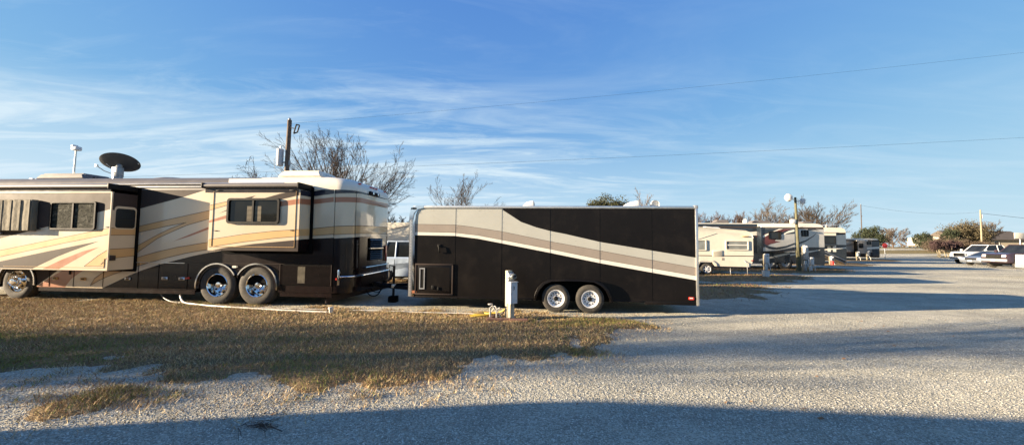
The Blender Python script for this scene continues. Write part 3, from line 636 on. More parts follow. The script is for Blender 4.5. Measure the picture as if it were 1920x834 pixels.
# ---------------------------------------------------------------- enclosed cargo trailer
def cargo_trailer():
    t=empty('cargo_trailer',(1.52,9.36,0),-5,'long black enclosed cargo trailer with silver and taupe swoosh, hitched behind the motorhome','trailer')
    x0,x1,z0,z1,w=-4.25,2.97,.32,2.60,2.45; r=.22
    names=['tblack','silver','taupe','pearl','umber']; ix={n:i for i,n in enumerate(names)}
    hs=[[(-.93,.1),(-.93,.35),(-.86,.56),(-.72,.70),(-.55,.77),(-.2,.785),(.2,.785),(.53,.77),(.70,.70),(.85,.55),(.93,.35),(.93,.1)]]
    b=B(); cl=(x0+r*.5,x1,z0,z1)
    P=[(ix[m],p) for m,p in LIV['trailer']]+[(ix[m],p) for m,p in pins(LIV['trailer'],.008)]
    sheet(b,[(0,[(cl[0],z0),(x1,z0),(x1,z1),(cl[0],z1)])]+P,cl,lambda u,z,o:(u,-o,z),(),hs)
    # other walls: rounded nose at the near and far front corner
    far=[(x1,0.02),(x1,w),(x0+r,w)]+[(x0+r+r*math.cos(R(a)),w-r+r*math.sin(R(a))) for a in range(105,181,15)]+[(x0+r+r*math.cos(R(a)),r+r*math.sin(R(a))) for a in range(180,256,15)]
    k=len(b.v)
    for p in far: b.v+=[(p[0],p[1],z0),(p[0],p[1],z1)]
    for i in range(len(far)-1): b.f.append([k+2*i,k+2*i+2,k+2*i+3,k+2*i+1]); b.m.append(0)
    rv=b
    for x in (-2.985,-1.785,-.56,.67,1.93,-3.6,-2.4,-1.17,.05,1.3,2.45):
        z=.42 if abs(x)>1 else .86
        while z<2.55: rv.box(x+.022,x+.028,-.0095,-.005,z,z+.006,4); z+=.15
    b.obj('body',names,t,smooth=False)
    rf=B(); rf.prism([(0,2.58),(w,2.58),(w,2.64),(w*.75,2.665),(w/2,2.675),(w*.25,2.665),(0,2.64)],'x',x0+.12,x1,0); rf.obj('roof','steelwhite',t,smooth=False)
    tr=B(); tr.box(x0+.2,x1+.0,-.028,.02,2.578,2.645,0,.008); tr.box(x0+.2,x1,-.035,-.02,2.60,2.606,0); tr.obj('top_rail','alu',t)
    lr=B(); lr.box(x0+.2,-.93,-.012,.03,.285,.325,0,.006); lr.box(.93,1.75,-.012,.03,.285,.325,0,.006); lr.box(1.75,x1,-.008,.03,.24,.32,0,.004); lr.obj('bottom_rail','tblack',t)
    rp=B(); rp.box(x1-.01,x1+.055,-.03,.06,.235,2.60,0,.012); rp.box(x1-.03,x1+.06,-.035,.08,2.58,2.665,1,.01); rp.obj('rear_post',['alu','greymetal'],t)
    # bright rounded front corner post that bends over into the roof rail
    c=B(); pr=[]
    n=10
    for i in range(n+1):
        a=R(180+90*i/n); pr.append((x0+r*.9+(r*.9+.02)*math.cos(a),r*.9+(r*.9+.02)*math.sin(a)))
    zs=[.30,.9,1.6,2.25,2.40,2.50,2.58,2.63,2.655]; sh_=[0,0,0,.0,.015,.05,.10,.19,.28]
    for i,z in enumerate(zs):
        for p in pr: c.v.append((p[0]+sh_[i]*1.0,p[1]+max(0,sh_[i])*.4*(1 if p[1]>.1 else .2),z))
    for i in range(len(zs)-1):
        for j in range(n): c.f.append([i*(n+1)+j,i*(n+1)+j+1,(i+1)*(n+1)+j+1,(i+1)*(n+1)+j]); c.m.append(0)
    c.prism([(x0+.04,2.28),(x0+.13,2.28),(x0+.16,2.45),(x0+.25,2.55),(x0+.42,2.59),(x0+.42,2.65),(x0+.25,2.655),(x0+.12,2.60),(x0+.05,2.46)],'y',-.030,.0,0)
    c.box(x0+.06,x0+.13,-.0275,.0,.31,2.30,1)
    for i in range(26): z=.36+i*.075; c.box(x0+.085,x0+.110,-.031,-.026,z,z+.022,2,.002)
    co=c.obj('corner_post',['chrome','alu','greymetal'],t)
    bd=B(); bd.prism([(x0+.17+.075*math.cos(R(a)),2.57+.027*math.sin(R(a))) for a in range(0,360,20)],'y',-.036,-.028,0); bd.obj('oval_badge','black',co)
    sm=B()
    for x in (-2.985,-1.785,-.56,.67,1.93): sm.box(x-.0008,x+.0008,-.0062,-.001,z0+.01 if abs(x)>1 else .80,2.58,0)
    sm.obj('panel_seam','gasket',t)
    # hatch door
    hx0,hx1,hz0,hz1=-4.02,-3.02,.36,1.15
    h=B(); h.box(hx0,hx1,-.024,-.004,hz0,hz1,0,.006); ho=h.obj('hatch_door','tblack',t)
    f=B()
    for a in ((hx0,hx1,hz1-.035,hz1),(hx0,hx1,hz0,hz0+.035),(hx0,hx0+.035,hz0+.035,hz1-.035),(hx1-.035,hx1,hz0+.035,hz1-.035)): f.box(a[0],a[1],-.034,-.022,a[2],a[3],0,.004)
    f.box(hx0+.12,hx1-.09,-.027,-.023,hz0+.1,hz1-.09,1); f.obj('frame',['umber','tblack'],ho)
    s_=B()
    for a in ((-3.90,-3.76,.50,.53),(-3.90,-3.76,1.01,1.04),(-3.90,-3.875,.53,1.01),(-3.785,-3.76,.53,1.01)): s_.box(a[0],a[1],-.04,-.026,a[2],a[3],0)
    s_.box(-3.88,-3.78,-.031,-.028,.53,1.01,1); s_.obj('vent_slot',['greymetal','hole'],ho)
    k_=B(); k_.box(-3.58,-3.50,-.045,-.03,.50,.60,0,.01); k_.box(-3.42,-3.38,-.05,-.03,.48,.56,0,.005); k_.obj('latch','black',ho)
    ha=B(); ha.tube([(-3.40,-.002,1.62),(-3.40,-.06,1.60),(-3.385,-.065,1.47),(-3.38,-.03,1.44)],.016,6); ha.box(-3.45,-3.36,-.02,-.002,1.57,1.65,0,.005); ha.obj('handle','black',t)
    for x,z,n_ in ((-4.03,.425,'marker_light'),(2.84,.41,'marker_light')):
        l=B(); l.prism(rrect(x-.06,x+.06,z-.035,z+.035,.02),'y',-.03,-.002,0); lo=l.obj(n_,'redlens' if x>0 else 'rust',t)
        if x>0:
            i_=B(); i_.box(x-.045,x+.03,-.033,-.029,z-.005,z+.02,0); i_.obj('lens','pearl',lo)
    # teardrop fender over both wheels
    out=[(-.96,.30),(-.94,.42),(-.87,.60),(-.74,.73),(-.57,.80),(-.2,.815),(.2,.815),(.55,.80),(.73,.72),(.87,.58),(.96,.36),(.97,.28)]
    inn=[(x*.93,z-.035 if z>.4 else z) for x,z in out]
    f=B(); f.prism(out+inn[::-1],'y',-.13,.0,0,.004)
    f.obj('fender','tblack',t,ang=50)
    wl=B(); wl.box(-.93,.93,.20,.22,.25,.80,0); wl.box(-.93,.93,.02,.2,.79,.80,0); wl.box(x0+.25,x1-.05,.15,w-.15,.34,.44,0); wl.box(-.3,.3,.3,.5,.25,.36,0); wl.tube([(-.41,.0,.34),(-.41,w,.34)],.04,8,0); wl.tube([(.42,.0,.34),(.42,w,.34)],.04,8,0); wl.obj('underframe','gasket',t,smooth=False)
    for x in (-.41,.42):
        wheel(t,x,.02,.345,.345,.21,.205,style='trailer'); wheel(t,x,w-.02,.345,.345,.21,.205,style='trailer',face=1)
    # roof vents
    for x,y,kind in ((-1.15,.9,0),(1.60,.9,1),(2.27,.9,2)):
        v=B()
        if kind<2:
            ww=.36 if kind==0 else .46
            v.prism([(x-ww/2,2.66),(x-ww/2+.04,2.72),(x-.04,2.82),(x+ww*.36,2.86),(x+ww*.45,2.84),(x+ww*.45,2.66)],'y',y-.25,y+.25,0,.02); v.box(x+ww*.45,x+ww*.45+.004,y-.2,y+.2,2.68,2.82,1)
        else: v.lathe([(.11,-.05),(.115,0),(.08,.03),(.001,.035)],(x,y,2.78),'y',20); v.tube([(x,y,2.65),(x,y,2.72)],.05,8)
        v.obj('roof_vent',['white','black'],t)
    # coupler frame, jack and safety gear at the nose
    a=B(); a.tube([(x0,.6,.42),(x0-1.35,1.22,.42)],.05,6); a.tube([(x0,w-.6,.42),(x0-1.35,1.22,.42)],.05,6); a.box(x0-1.7,x0-1.25,1.12,1.32,.40,.52,0,.02); a.obj('tongue','black',t)
    j=B(); j.tube([(x0-.72,.92,.06),(x0-.72,.92,1.02)],.035,10,0); j.tube([(x0-.72,.92,1.0),(x0-.86,.92,1.04),(x0-.86,.92,.96)],.012,6,0); j.box(x0-.83,x0-.61,.80,1.04,.0,.17,1,.01); j.box(x0-.77,x0-.67,.87,.97,.40,.50,2,.01); j.obj('jack',['black','gasket','alu'],t)
    l=B(); pts=[]
    for i in range(24): a_=PI+PI*i/23; pts.append((x0-1.28+.22*math.cos(a_),.85,.42+.26*math.sin(a_)))
    l.tube(pts,.016,6); l.tube([(p[0]-.12,1.3,p[2]+.05) for p in pts],.012,6); l.obj('breakaway_cable','black',t)
    return t
cargo_trailer()
# ---------------------------------------------------------------- other vehicles
def caravan():
    t=empty('caravan',(11.16,21.47,0),-5,'small cream old caravan with sloping roof and silver wheel, right behind the cargo trailer','caravan')
    W_=2.2; prof=[(-3.0,.50),(-.52,.50),(-.50,.62),(-.36,.74),(.30,.74),(.45,.60),(.50,.50),(2.36,.48),(2.50,.72),(2.57,1.1),(2.57,2.1),(2.52,2.30),(2.38,2.44),(2.15,2.52),(-.3,2.70),(-2.4,2.80),(-2.9,2.72),(-3.2,2.45),(-3.25,1.1),(-3.1,.6)]
    b=B(); b.prism(prof,'y',0,W_,0,0); b.obj('body','offwhite',t,smooth=False)
    r=B()
    e=[(2.57,2.1),(2.52,2.30),(2.38,2.44),(2.15,2.52),(-.3,2.70),(-2.4,2.80),(-2.9,2.72)]
    r.tube([(x,-.01,z+.01) for x,z in e],.02,6); r.obj('edge_trim','offwhite',t)
    bt=B(); bt.box(-3.22,2.57,-.012,0,1.075,1.115,0); bt.obj('belt_stripe','umber',t)
    window(t,1.05,2.30,1.42,1.97,-.003,frame='offwhite',glass='greyglass',r=.06,t=.05,d=.05)
    hb=B(); hb.box(1.10,2.25,-.035,-.02,1.68,1.74,0); hb.obj('window_bar','pearl',t)
    window(t,-1.0,0.0,1.38,2.0,-.003,frame='offwhite',glass='greyglass',r=.06,t=.05,d=.05)
    v=B(); v.box(.33,.88,-.03,-.0,1.06,1.40,0,.01)
    for i in range(4): v.box(.37,.84,-.04,-.028,1.10+i*.07,1.13+i*.07,1)
    v.obj('fridge_vent',['offwhite','canvas'],t)
    a=B(); a.prism([(-.56,.50),(-.54,.66),(-.36,.82),(.32,.82),(.52,.66),(.56,.50),(.46,.50),(.30,.72),(-.36,.72),(-.48,.5)],'y',-.05,.02,0); a.obj('wheel_trim','offwhite',t)
    wheel(t,0.,.02,.33,.33,.20,.20,rim='steelwhite',style='car'); wheel(t,0.,2.1,.33,.33,.2,.2,style='car',face=1)
    ch=B(); ch.box(-3.1,2.5,.15,2.0,.38,.52,0); ch.box(-.45,.4,.12,.16,.4,.74,0)
    ch.obj('chassis','maroon',t,smooth=False)
    h=B(); h.box(-.0+.18,1.0,.6,.9,2.66,2.76,0,.03); h.tube([(.2,.5,2.76),(1.0,.5,2.68)],.03,8); h.lathe([(.12,0),(.1,.06),(.001,.07)],(.2,.6,2.72),'z',14); h.obj('roof_vent','white',t)
    gh=B(); gh.box(1.95,2.33,-.06,-.01,2.18,2.24,0,.02); gh.obj('grab_rail','tan',t)
    s=B(); s.box(.83,.95,-.012,0,.84,.98,0); s.obj('socket_cover','taupe',t)
    hs=B(); hs.tube([(2.05,-.0,.85),(2.15,-.06,.72),(2.2,-.05,.4),(2.22,-.02,.02)],.018,6); hs.tube([(1.35,.1,.4),(1.33,.05,.02)],.02,6); hs.obj('drain_hose','greymetal',t)
    m=B(); m.box(2.42,2.56,-.03,0,.82,.87,0,.01); m.obj('marker_light','redlens',t)
    sk=B(); sk.tube([(-.5,-.014,2.0),(.6,-.014,2.38)],.008,4); sk.obj('awning_cord','greymetal',t)
    return t
caravan()

def plainsheet(b,rects,y,step=.0015,off=.003):
    for k,(m,poly) in enumerate(rects):
        bm=bmesh.new(); f=bm.faces.new([bm.verts.new((p[0],y-off-step*k,p[1])) for p in poly]); bmesh.ops.triangulate(bm,faces=[f],ngon_method='EAR_CLIP')
        for f in bm.faces: f.material_index=m
        b.frombm(bm)
def curve_band(pts,w0,w1):
    """tapered swoosh: centre points, half widths"""
    n=len(pts); a=[];c=[]
    for i,p in enumerate(pts):
        w=w0+(w1-w0)*i/(n-1); a.append((p[0],p[1]+w)); c.append((p[0],p[1]-w))
    return a+c[::-1]
def coach_far(name,loc,label,L=12.0,H=3.3,base='mhsilver',low='mhblue',swoop='mhred',slides=(),wins=(),axles=(),acs=(),lowz=1.3,extra=None,group=None,topcol=None,rim='greymetal',dz=.3):
    """near side faces -y, rear (right-hand) end at local x=0, length towards -x"""
    t=empty(name,loc,-5,label,'motorhome' if name=='motorhome' else 'trailer',group)
    mats=[base,low,swoop,'pearl','umber',topcol or base]+[k for k in ('mhblue','mhsilver','mhred','taupe','greywhite') if k not in (base,low,swoop)]; W_=2.5
    b=B(); prof=[(-L+.5,dz),(-.08,dz),(0,.5),(0,H-.45),(-.06,H-.2),(-.25,H-.05),(-.6,H),(-L+.6,H),(-L+.25,H-.1),(-L,H-.6),(-L-.02,1.2),(-L+.15,.45)]
    # body with cut-outs for the wheels
    q=[]
    pts=[]
    lowpts=[(-.08,dz)]
    for ax,rr in sorted(axles,reverse=True): lowpts+= [(ax+rr*math.cos(R(a)),max(dz,rr*.9+(rr)*math.sin(R(a)))) for a in range(0,181,20)]
    body=[(0,.5),(0,H-.45),(-.06,H-.2),(-.25,H-.05),(-.6,H),(-L+.6,H),(-L+.25,H-.1),(-L,H-.6),(-L-.02,1.2),(-L+.15,.45),(-L+.5,dz)]+lowpts[::-1]
    bm=bmesh.new()
    v0=[bm.verts.new((p[0],0,p[1])) for p in body]; v1=[bm.verts.new((p[0],W_,p[1])) for p in body]; n=len(body)
    fs=[bm.faces.new(v0),bm.faces.new(v1[::-1])]
    for i in range(n): bm.faces.new([v0[i],v1[i],v1[(i+1)%n],v0[(i+1)%n]])
    bmesh.ops.triangulate(bm,faces=fs,ngon_method='EAR_CLIP')
    for zc in (lowz,H-.25): bmesh.ops.bisect_plane(bm,geom=bm.verts[:]+bm.edges[:]+bm.faces[:],plane_co=(0,0,zc),plane_no=(0,0,1))
    for f in bm.faces: z=f.calc_center_median().z; f.material_index=1 if z<lowz else (5 if z>H-.25 else 0)
    b.frombm(bm)
    if extra: plainsheet(b,[(mats.index(m),p) for m,p in extra],0)
    b.obj('body',mats,t,smooth=False)
    for i,(xa,xb,za,zb,d,ex,wn) in enumerate(slides):
        s=B(); s.box(xa,xb,-d,.03,za,zb,0,.01); 
        if ex: plainsheet(s,[(mats.index(m),p) for m,p in ex],-d)
        so=s.obj('slide_out',mats,t,smooth=False)
        g=B(); g.box(xa-.05,xb+.05,-.03,.01,za-.05,zb+.05,0); g.box(xa-.03,xa,-d-.02,0,za,zb,0); g.obj('slide_seal','gasket',so)
        for (wx0,wx1,wz0,wz1) in wn: window(so,wx0,wx1,wz0,wz1,-d-.01,r=.08)
        a=B(); a.tube([(xa-.1,-d,zb+.1),(xb+.1,-d,zb+.1)],.06,8); a.box(xa-.1,xb+.1,-d,0,zb+.14,zb+.15,0); a.obj('topper_awning','pearl',so)
    for (wx0,wx1,wz0,wz1,sp) in wins: window(t,wx0,wx1,wz0,wz1,-.008,r=.06,split=sp)
    for ax,rr in axles:
        wheel(t,ax,.15,rr*.95,rr*.95,.28,rr*.52,rim=rim,style='trailer'); 
        f=B(); out=arc(ax,rr*.9,rr+.05,0,180,14); inn=arc(ax,rr*.9,rr-.01,0,180,14); f.prism(out+inn[::-1],'y',-.03,.0,0); f.obj('wheel_arch',low,t)
    ch=B(); ch.box(-L+.6,-.1,.1,W_-.05,dz+.1,dz+.5,0)
    for ax,rr in axles: ch.box(ax-rr,ax+rr,.3,W_-.1,.4,rr*1.9,0)
    ch.obj('chassis','gasket',t,smooth=False)
    for (xa,xb,h,mt) in acs: ac_unit(t,xa,xb,.8,1.6,H,h,mt)
    return t
# second coach, red and silver swoops, behind the caravan
ex=[('mhblue',[(-11.7,3.24),(-4.5,3.24),(-4.5,3.04),(-11.7,3.04)]),('umber',[(-12,3.10),(-.06,3.02),(-.06,2.90),(-12,2.96)]),
    ('mhblue',[(-12,2.96),(-4.4,2.96),(-4.4,.5),(-12,.5)]),
    ('mhblue',curve_band([(-4.5,1.75),(-3.4,1.86),(-2.4,2.06),(-1.4,2.40),(-1.0,2.62)],.10,.01)),
    ('mhred',[(-4.5,2.9),(-7.2,2.9),(-8.8,2.55),(-9.,2.3),(-6.,2.55)]),('pearl',[(-10,2.2),(-8,2.75),(-6.9,2.9),(-6.4,2.9),(-8,2.45)]),
    ('mhsilver',[(-4.5,1.10),(-2.6,1.30),(-.6,1.45),(-.6,1.40),(-2.4,1.18),(-4.5,.98)]),('mhsilver',[(-8.6,.72),(-4.5,1.25),(-4.5,1.12),(-8.6,.58)]),
    ('mhblue',curve_band([(-2.1,2.86),(-1.2,2.88),(-.7,2.80)],.06,.01))]
sx=[('mhblue',[(-8.6,2.9),(-4.4,2.9),(-4.4,2.55),(-6.8,2.45),(-8.6,2.1)]),('mhred',[(-8.55,2.5),(-7.4,2.62),(-5.8,2.88),(-4.7,2.9),(-6.6,2.55),(-7.2,1.9),(-8.55,1.7)]),('pearl',[(-8.5,2.25),(-7.0,2.7),(-5.9,2.88),(-6.4,2.88),(-7.6,2.62),(-8.55,2.4)]),('pearl',[(-6.4,2.38),(-5.2,2.75),(-4.45,2.85),(-4.45,2.70),(-5.4,2.58),(-6.3,2.3)]),
    ('mhred',[(-8.5,2.05),(-7.2,2.05),(-6.3,1.98),(-7.6,1.8),(-8.5,1.55)]),('mhblue',curve_band([(-8.5,1.75),(-7.7,1.55),(-6.8,1.50),(-5.6,1.62),(-4.45,1.86)],.10,.06)),('mhblue',[(-8.55,1.30),(-6.6,1.38),(-4.45,1.62),(-4.45,1.36),(-6.6,1.26),(-8.55,1.25)]),('umber',[(-8.5,1.28),(-5.6,1.33),(-4.45,1.44),(-4.45,1.40),(-6,1.26)])]
K=.517
ex=[(m,[(x*K if x>-9.5 and not (x==-4.5 and z>3.) else x,z) for x,z in p]) for m,p in ex]; sx=[(m,[(x*K,z) for x,z in p]) for m,p in sx]
m2=coach_far('motorhome',(22.19,26.53,0),'silver, dark blue and red swoosh motorhome with two tandem wheels, behind the small cream caravan',L=12.2,H=3.3,slides=[(-4.42,-2.28,1.25,2.92,.5,sx,[(-4.03,-3.2,2.15,2.70)])],wins=[(-1.52,-1.06,2.38,2.82,-1.29)],axles=[(-2.63,.50),(-3.66,.50),(-9.8,.5)],acs=[(-7.0,-6.0,.30,'roofgrey'),(-4.4,-3.0,.26,'roofgrey'),(-.9,-.1,.2,'roofgrey')],lowz=1.62,extra=ex,topcol='pearl',dz=.32)
dk=B(); dk.box(-4.56,-4.44,-.55,-.02,1.2,3.0,0,.01); dk.obj('slide_end','mhblue',m2)
v=B(); v.lathe([(.16,-.1),(.17,.05),(.12,.16),(.001,.2)],(-5.0,.6,3.45),'z',16); v.obj('roof_dome','white',m2)
v=B(); v.prism([(-8.0,3.3),(-7.8,3.45),(-7.5,3.52),(-7.45,3.3)],'y',.7,1.3,0); v.obj('roof_vent','mhblue',m2)
# third coach further up the lane
ex=[('umber',[(-12,2.9),(-3.2,2.86),(-.3,3.05),(-.02,3.05),(-.02,2.88),(-3.2,2.66),(-12,2.6)]),('mhblue',[(-12,1.9),(-.02,1.85),(-.02,.5),(-12,.5)]),('pearl',[(-6.,.95),(-3,1.3),(-.02,1.62),(-.02,1.52),(-3.,1.15),(-6,.82)]),('pearl',[(-1.75,1.15),(-1.45,1.15),(-1.45,1.75),(-1.75,1.75)]),('pearl',[(-1.25,1.15),(-.95,1.15),(-.95,1.75),(-1.25,1.75)])]
m3=coach_far('motorhome',(33.1,37.0,0),'cream and dark motorhome with big black side window, third along the lane',11.5,H=3.55,base='offwhite',low='mhblue',slides=[(-4.6,-1.15,1.75,3.0,.35,[('mhblue',[(-4.6,2.75),(-1.15,2.75),(-1.15,1.76),(-4.6,1.76)])],[(-3.2,-1.25,1.95,2.65)])],wins=[],axles=[(-4.6,.55),(-9.6,.55)],acs=[(-3.4,-1.6,.26,'roofgrey'),(-8,-6.4,.26,'white')],lowz=1.5,extra=ex)
rk=B(); 
for y in (.3,2.2): rk.tube([(-1.6,y,3.55),(-1.6,y,3.85),(-.3,y,3.85),(-.2,y,3.5)],.025,5)
for x in (-1.6,-.95,-.3): rk.tube([(x,.3,3.85),(x,2.2,3.85)],.02,5)
rk.obj('roof_rack','alu',m3)
# fourth unit
ex=[('umber',[(-1.9,2.5),(-1.5,2.5),(-1.5,.5),(-1.9,.5)]),('mhblue',[(-.9,2.5),(-.02,2.5),(-.02,.5),(-.9,.5)]),('pearl',[(-1.5,1.6),(-.02,1.7),(-.02,1.45),(-1.5,1.35)]),('umber',[(-12,2.6),(-.02,2.55),(-.02,2.4),(-12,2.4)])]  # bluish shade of the rear end is painted as a dark blue panel
m4=coach_far('motorhome',(47.2,48.0,0),'smallest and farthest motorhome in the lane, taupe slide-out and bluish shade painted on the rear',10.5,H=2.75,base='taupe',low='umber',slides=[(-3.0,-1.9,.8,2.35,.5,None,[(-2.85,-2.35,1.5,2.1)])],wins=[(-1.5,-1.0,1.95,2.35,None)],axles=[(-7.,.45),(-8.1,.45)],acs=[(-5.2,-3.6,.28,'white'),(-8,-6.5,.26,'white')],lowz=1.0,extra=ex,topcol='pearl')
# white travel trailer seen through the gap
ex=[('mhblue',[(-8,1.05),(-1,1.45),(0,1.60),(0,1.55),(-1,1.36),(-8,.98)]),('mhblue',[(-8,1.30),(-5,1.52),(-3,1.66),(-3,1.62),(-5,1.46),(-8,1.25)]),('taupe',[(-5.6,2.32),(-4.6,2.52),(-3.9,2.60),(-4.7,2.42)]),('mhblue',[(-8.,.95),(0,1.0),(0,.5),(-8,.5)])]
g1=coach_far('travel_trailer',(-1.2,19.25,0),'white blue-striped travel trailer, in the gap between the nearest motorhome and the cargo trailer',L=7.6,H=2.72,base='offwhite',low='mhblue',slides=[(-1.35,-.15,1.08,2.32,.4,[('greywhite',[(-1.34,2.3),(-.16,2.3),(-.16,1.1),(-1.34,1.1)])],[(-1.0,-.25,1.42,2.16)])],axles=[(-3.,.38),(-3.9,.38)],acs=[(-1.3,-.3,.24,'white')],lowz=1.0,extra=ex)
g1['category']='travel trailer'
pl=B(); pl.box(-1.52,-1.36,-.42,-.0,1.0,2.35,0,.02); pl.box(-1.46,-1.41,-.44,-.42,1.0,2.33,1); pl.obj('slide_post',['greywhite','mhblue'],g1)

def car(loc,rz,label,paint='carsilver',kind='sedan',cat='car',cover=False,tl=True):
    """nose towards +x, ground at z=0"""
    P={'sedan':dict(L=4.7,W=1.8,wb=2.75,r=.33,sill=.22,hood=.86,belt=.92,roof=1.42,rk=(.75,1.95,3.25,4.15),tail=1.0),
       'suv':dict(L=4.8,W=1.9,wb=2.8,r=.37,sill=.30,hood=1.05,belt=1.08,roof=1.75,rk=(1.05,1.85,4.35,4.68),tail=1.08),
       'pickup':dict(L=5.7,W=1.98,wb=3.6,r=.39,sill=.38,hood=1.18,belt=1.22,roof=1.86,rk=(1.4,2.05,3.35,3.75),tail=1.18)}[kind]
    t=empty('pickup_truck' if kind=='pickup' else 'car',loc,rz,label,cat); L=P['L']; W=P['W']; h=W/2; r=P['r']; fx=-.88; rx=fx-P['wb']
    low=[(-.02,.42 if kind!='sedan' else .3),(0,.62),(-.03,P['hood']-.16),(-.14,P['hood']-.06),(-.5,P['hood'])]
    up=[(-P['rk'][0]-.02,P['belt'])]+([(-P['rk'][3],P['belt']),(-L+.2,P['tail']),(-L+.03,P['tail']-.12)] if kind!='pickup' else [(-L+.02,P['belt'])])
    back=[(-L,.6),(-L+.06,P['sill']+.12)]
    bot=[(rx-r-.06,P['sill']+.05)]+[(rx+(r+.06)*math.cos(R(a)),r+(r+.06)*math.sin(R(a))) for a in range(180,-1,-20) if r+(r+.06)*math.sin(R(a))>P['sill']]+[(rx+r+.08,P['sill'])]
    bot+=[(fx-r-.08,P['sill'])]+[(fx+(r+.06)*math.cos(R(a)),r+(r+.06)*math.sin(R(a))) for a in range(180,-1,-20) if r+(r+.06)*math.sin(R(a))>P['sill']]+[(fx+r+.06,P['sill']+.05)]
    prof=low+up+back+bot
    bm=bmesh.new(); rows=[]
    for y,k in ((-h,0.0),(-h+.06,1.0),(h-.06,1.0),(h,0.0)):
        row=[]
        for x,z in prof:
            zz=z; xx=x
            if k==0 and z>.7: zz=z-.06 if z>P['belt']-.3 else z
            if x>-.3: xx=x-(.10 if k==0 else 0)
            if x<-L+.3: xx=x+(.06 if k==0 else 0)
            row.append(bm.verts.new((xx,y,zz)))
        rows.append(row)
    n=len(prof)
    for a,b_ in zip(rows,rows[1:]):
        for i in range(n): bm.faces.new([a[i],a[(i+1)%n],b_[(i+1)%n],b_[i]])
    e=[bm.faces.new(rows[0]),bm.faces.new(rows[-1][::-1])]
    bmesh.ops.triangulate(bm,faces=e,ngon_method='EAR_CLIP'); bmesh.ops.recalc_face_normals(bm,faces=bm.faces[:])
    b=B(); b.frombm(bm,0)
    if kind=='pickup':   # bed opening edge
        b.box(-L+.08,-P['rk'][3]-.1,-h+.1,h-.1,P['belt']-.03,P['belt']+.012,1)
    b.obj('body',[paint,'hole'],t,ang=40)
    # cabin
    a0,a1,a2,a3=[-v for v in P['rk']]; z0=P['belt']-.03; z1=P['roof']; hi=h-.08; ho=h-.24
    c=B(); V=[(a0,-hi,z0),(a1,-ho,z1-.05),(a2,-ho,z1-.05),(a3,-hi,z0),(a0,hi,z0),(a1,ho,z1-.05),(a2,ho,z1-.05),(a3,hi,z0)]
    c.add(V,[[0,1,2,3],[4,7,6,5],[0,4,5,1],[3,2,6,7],[1,5,6,2]]); c.obj('window_glass','glass' if not cover else 'glass',t,smooth=False)
    rf=B(); rf.box(a2-.04,a1+.05,-ho-.02,ho+.02,z1-.06,z1,0,.025); ro=rf.obj('roof',paint,t)
    pl=B()
    def pil(x0,x1,s): pl.tube([(x0,s*hi,z0+.01),(x1,s*ho,z1-.05)],.035,6)
    for s in (-1,1):
        pil(a0,a1,s); pil(a3,a2,s); m_=(a1+a2)/2-.1; pil(m_,m_-.02,s)
        if kind=='suv': pil(a3+.9,a2+.75,s)
    pl.obj('pillar',paint,t)
    if kind=='pickup': t.scale=(1,1,1.08)
    for x,nm in ((fx,0),(rx,1)):
        wheel(t,x,-h+.10,r,r,.22,r*.62,rim='alu',style='car',face=-1); wheel(t,x,h-.10,r,r,.22,r*.62,rim='alu',style='car',face=1)
    ww=B(); 
    for x in (fx,rx): ww.box(x-r-.05,x+r+.05,-h+.24,h-.24,.25,r*2+.06,0)
    ww.box(rx,fx,-h+.1,h-.1,.24,.5,0); ww.obj('underbody','gasket',t,smooth=False)
    hd=P['hood']
    for s in (-1,1):
        l=B(); y=s*(h-.27); l.prism([(-.02,hd-.34),(.015,hd-.32),(-.03,hd-.14),(-.10,hd-.12)],'y',y-.15,y+.15,0,.01); l.obj('headlight','lampglass',t)
        if tl: l=B(); l.box(-L-.015,-L+.06,s*(h-.14)-.1,s*(h-.14)+.1,.72,P['tail']-.14,0,.015); l.obj('tail_light','redlens',t)
        l=B(); l.box(a0-.05,a0+.10,s*(h+.1)-.09,s*(h+.1)+.09,P['belt'],P['belt']+.2,0,.03); l.obj('side_mirror',paint,t)
    g=B(); g.box(-.01,.02,-h+.45,h-.45,hd-.50,hd-.14,0,.01)
    for i in range(4): g.box(.018,.03,-h+.52,h-.52,hd-.41+i*.065,hd-.395+i*.065,1)
    g.obj('grille',['black','chrome'],t)
    bp=B(); bp.box(-.12,.06,-h+.04,h-.04,P['sill']+.12,P['sill']+.34,0,.04); bp.box(-L-.08,-L+.1,-h+.06,h-.06,P['sill']+.12,P['sill']+.34,0,.04); bp.obj('bumper','greymetal' if kind=='pickup' else paint,t)
    dr=B()
    for s in (-1,1):
        for x in (a0-.05,(a1+a2)/2-.1,a3+.15 if kind!='pickup' else a3+.05): dr.box(x-.006,x+.006,s*(h-.0)-.004,s*(h-.0)+.004,P['sill']+.08,P['belt']-.1,0)
    dr.obj('door_seam','black',t)
    pt=B(); pt.box(.055,.068,-.16,.16,P['sill']+.17,P['sill']+.28,0); pt.obj('number_plate','white',t)
    return t
cv=car((-1.55,16.1,0),-5,'pale blue car under a fitted nose cover, seen between the motorhome and the cargo trailer','carblue','suv',cover=True)
car((41.3,32.1,0),174,'dark maroon pickup truck facing the lane, nearest of the parked row at the right','maroon','pickup','pickup truck')
car((43.6,35.6,0),178,'low silver sedan between the two pickup trucks','carsilver','sedan')
car((47.0,39.3,0),176,'white pickup truck behind the silver sedan','carwhite','pickup','pickup truck')
car((57.,47.0,0),176,'small white vehicle mostly hidden behind the white pickup truck','carwhite','suv')
car((35.4,20.9,0),-3,'white pickup truck cut off by the right edge of the photo','carwhite','pickup','pickup truck',tl=False)

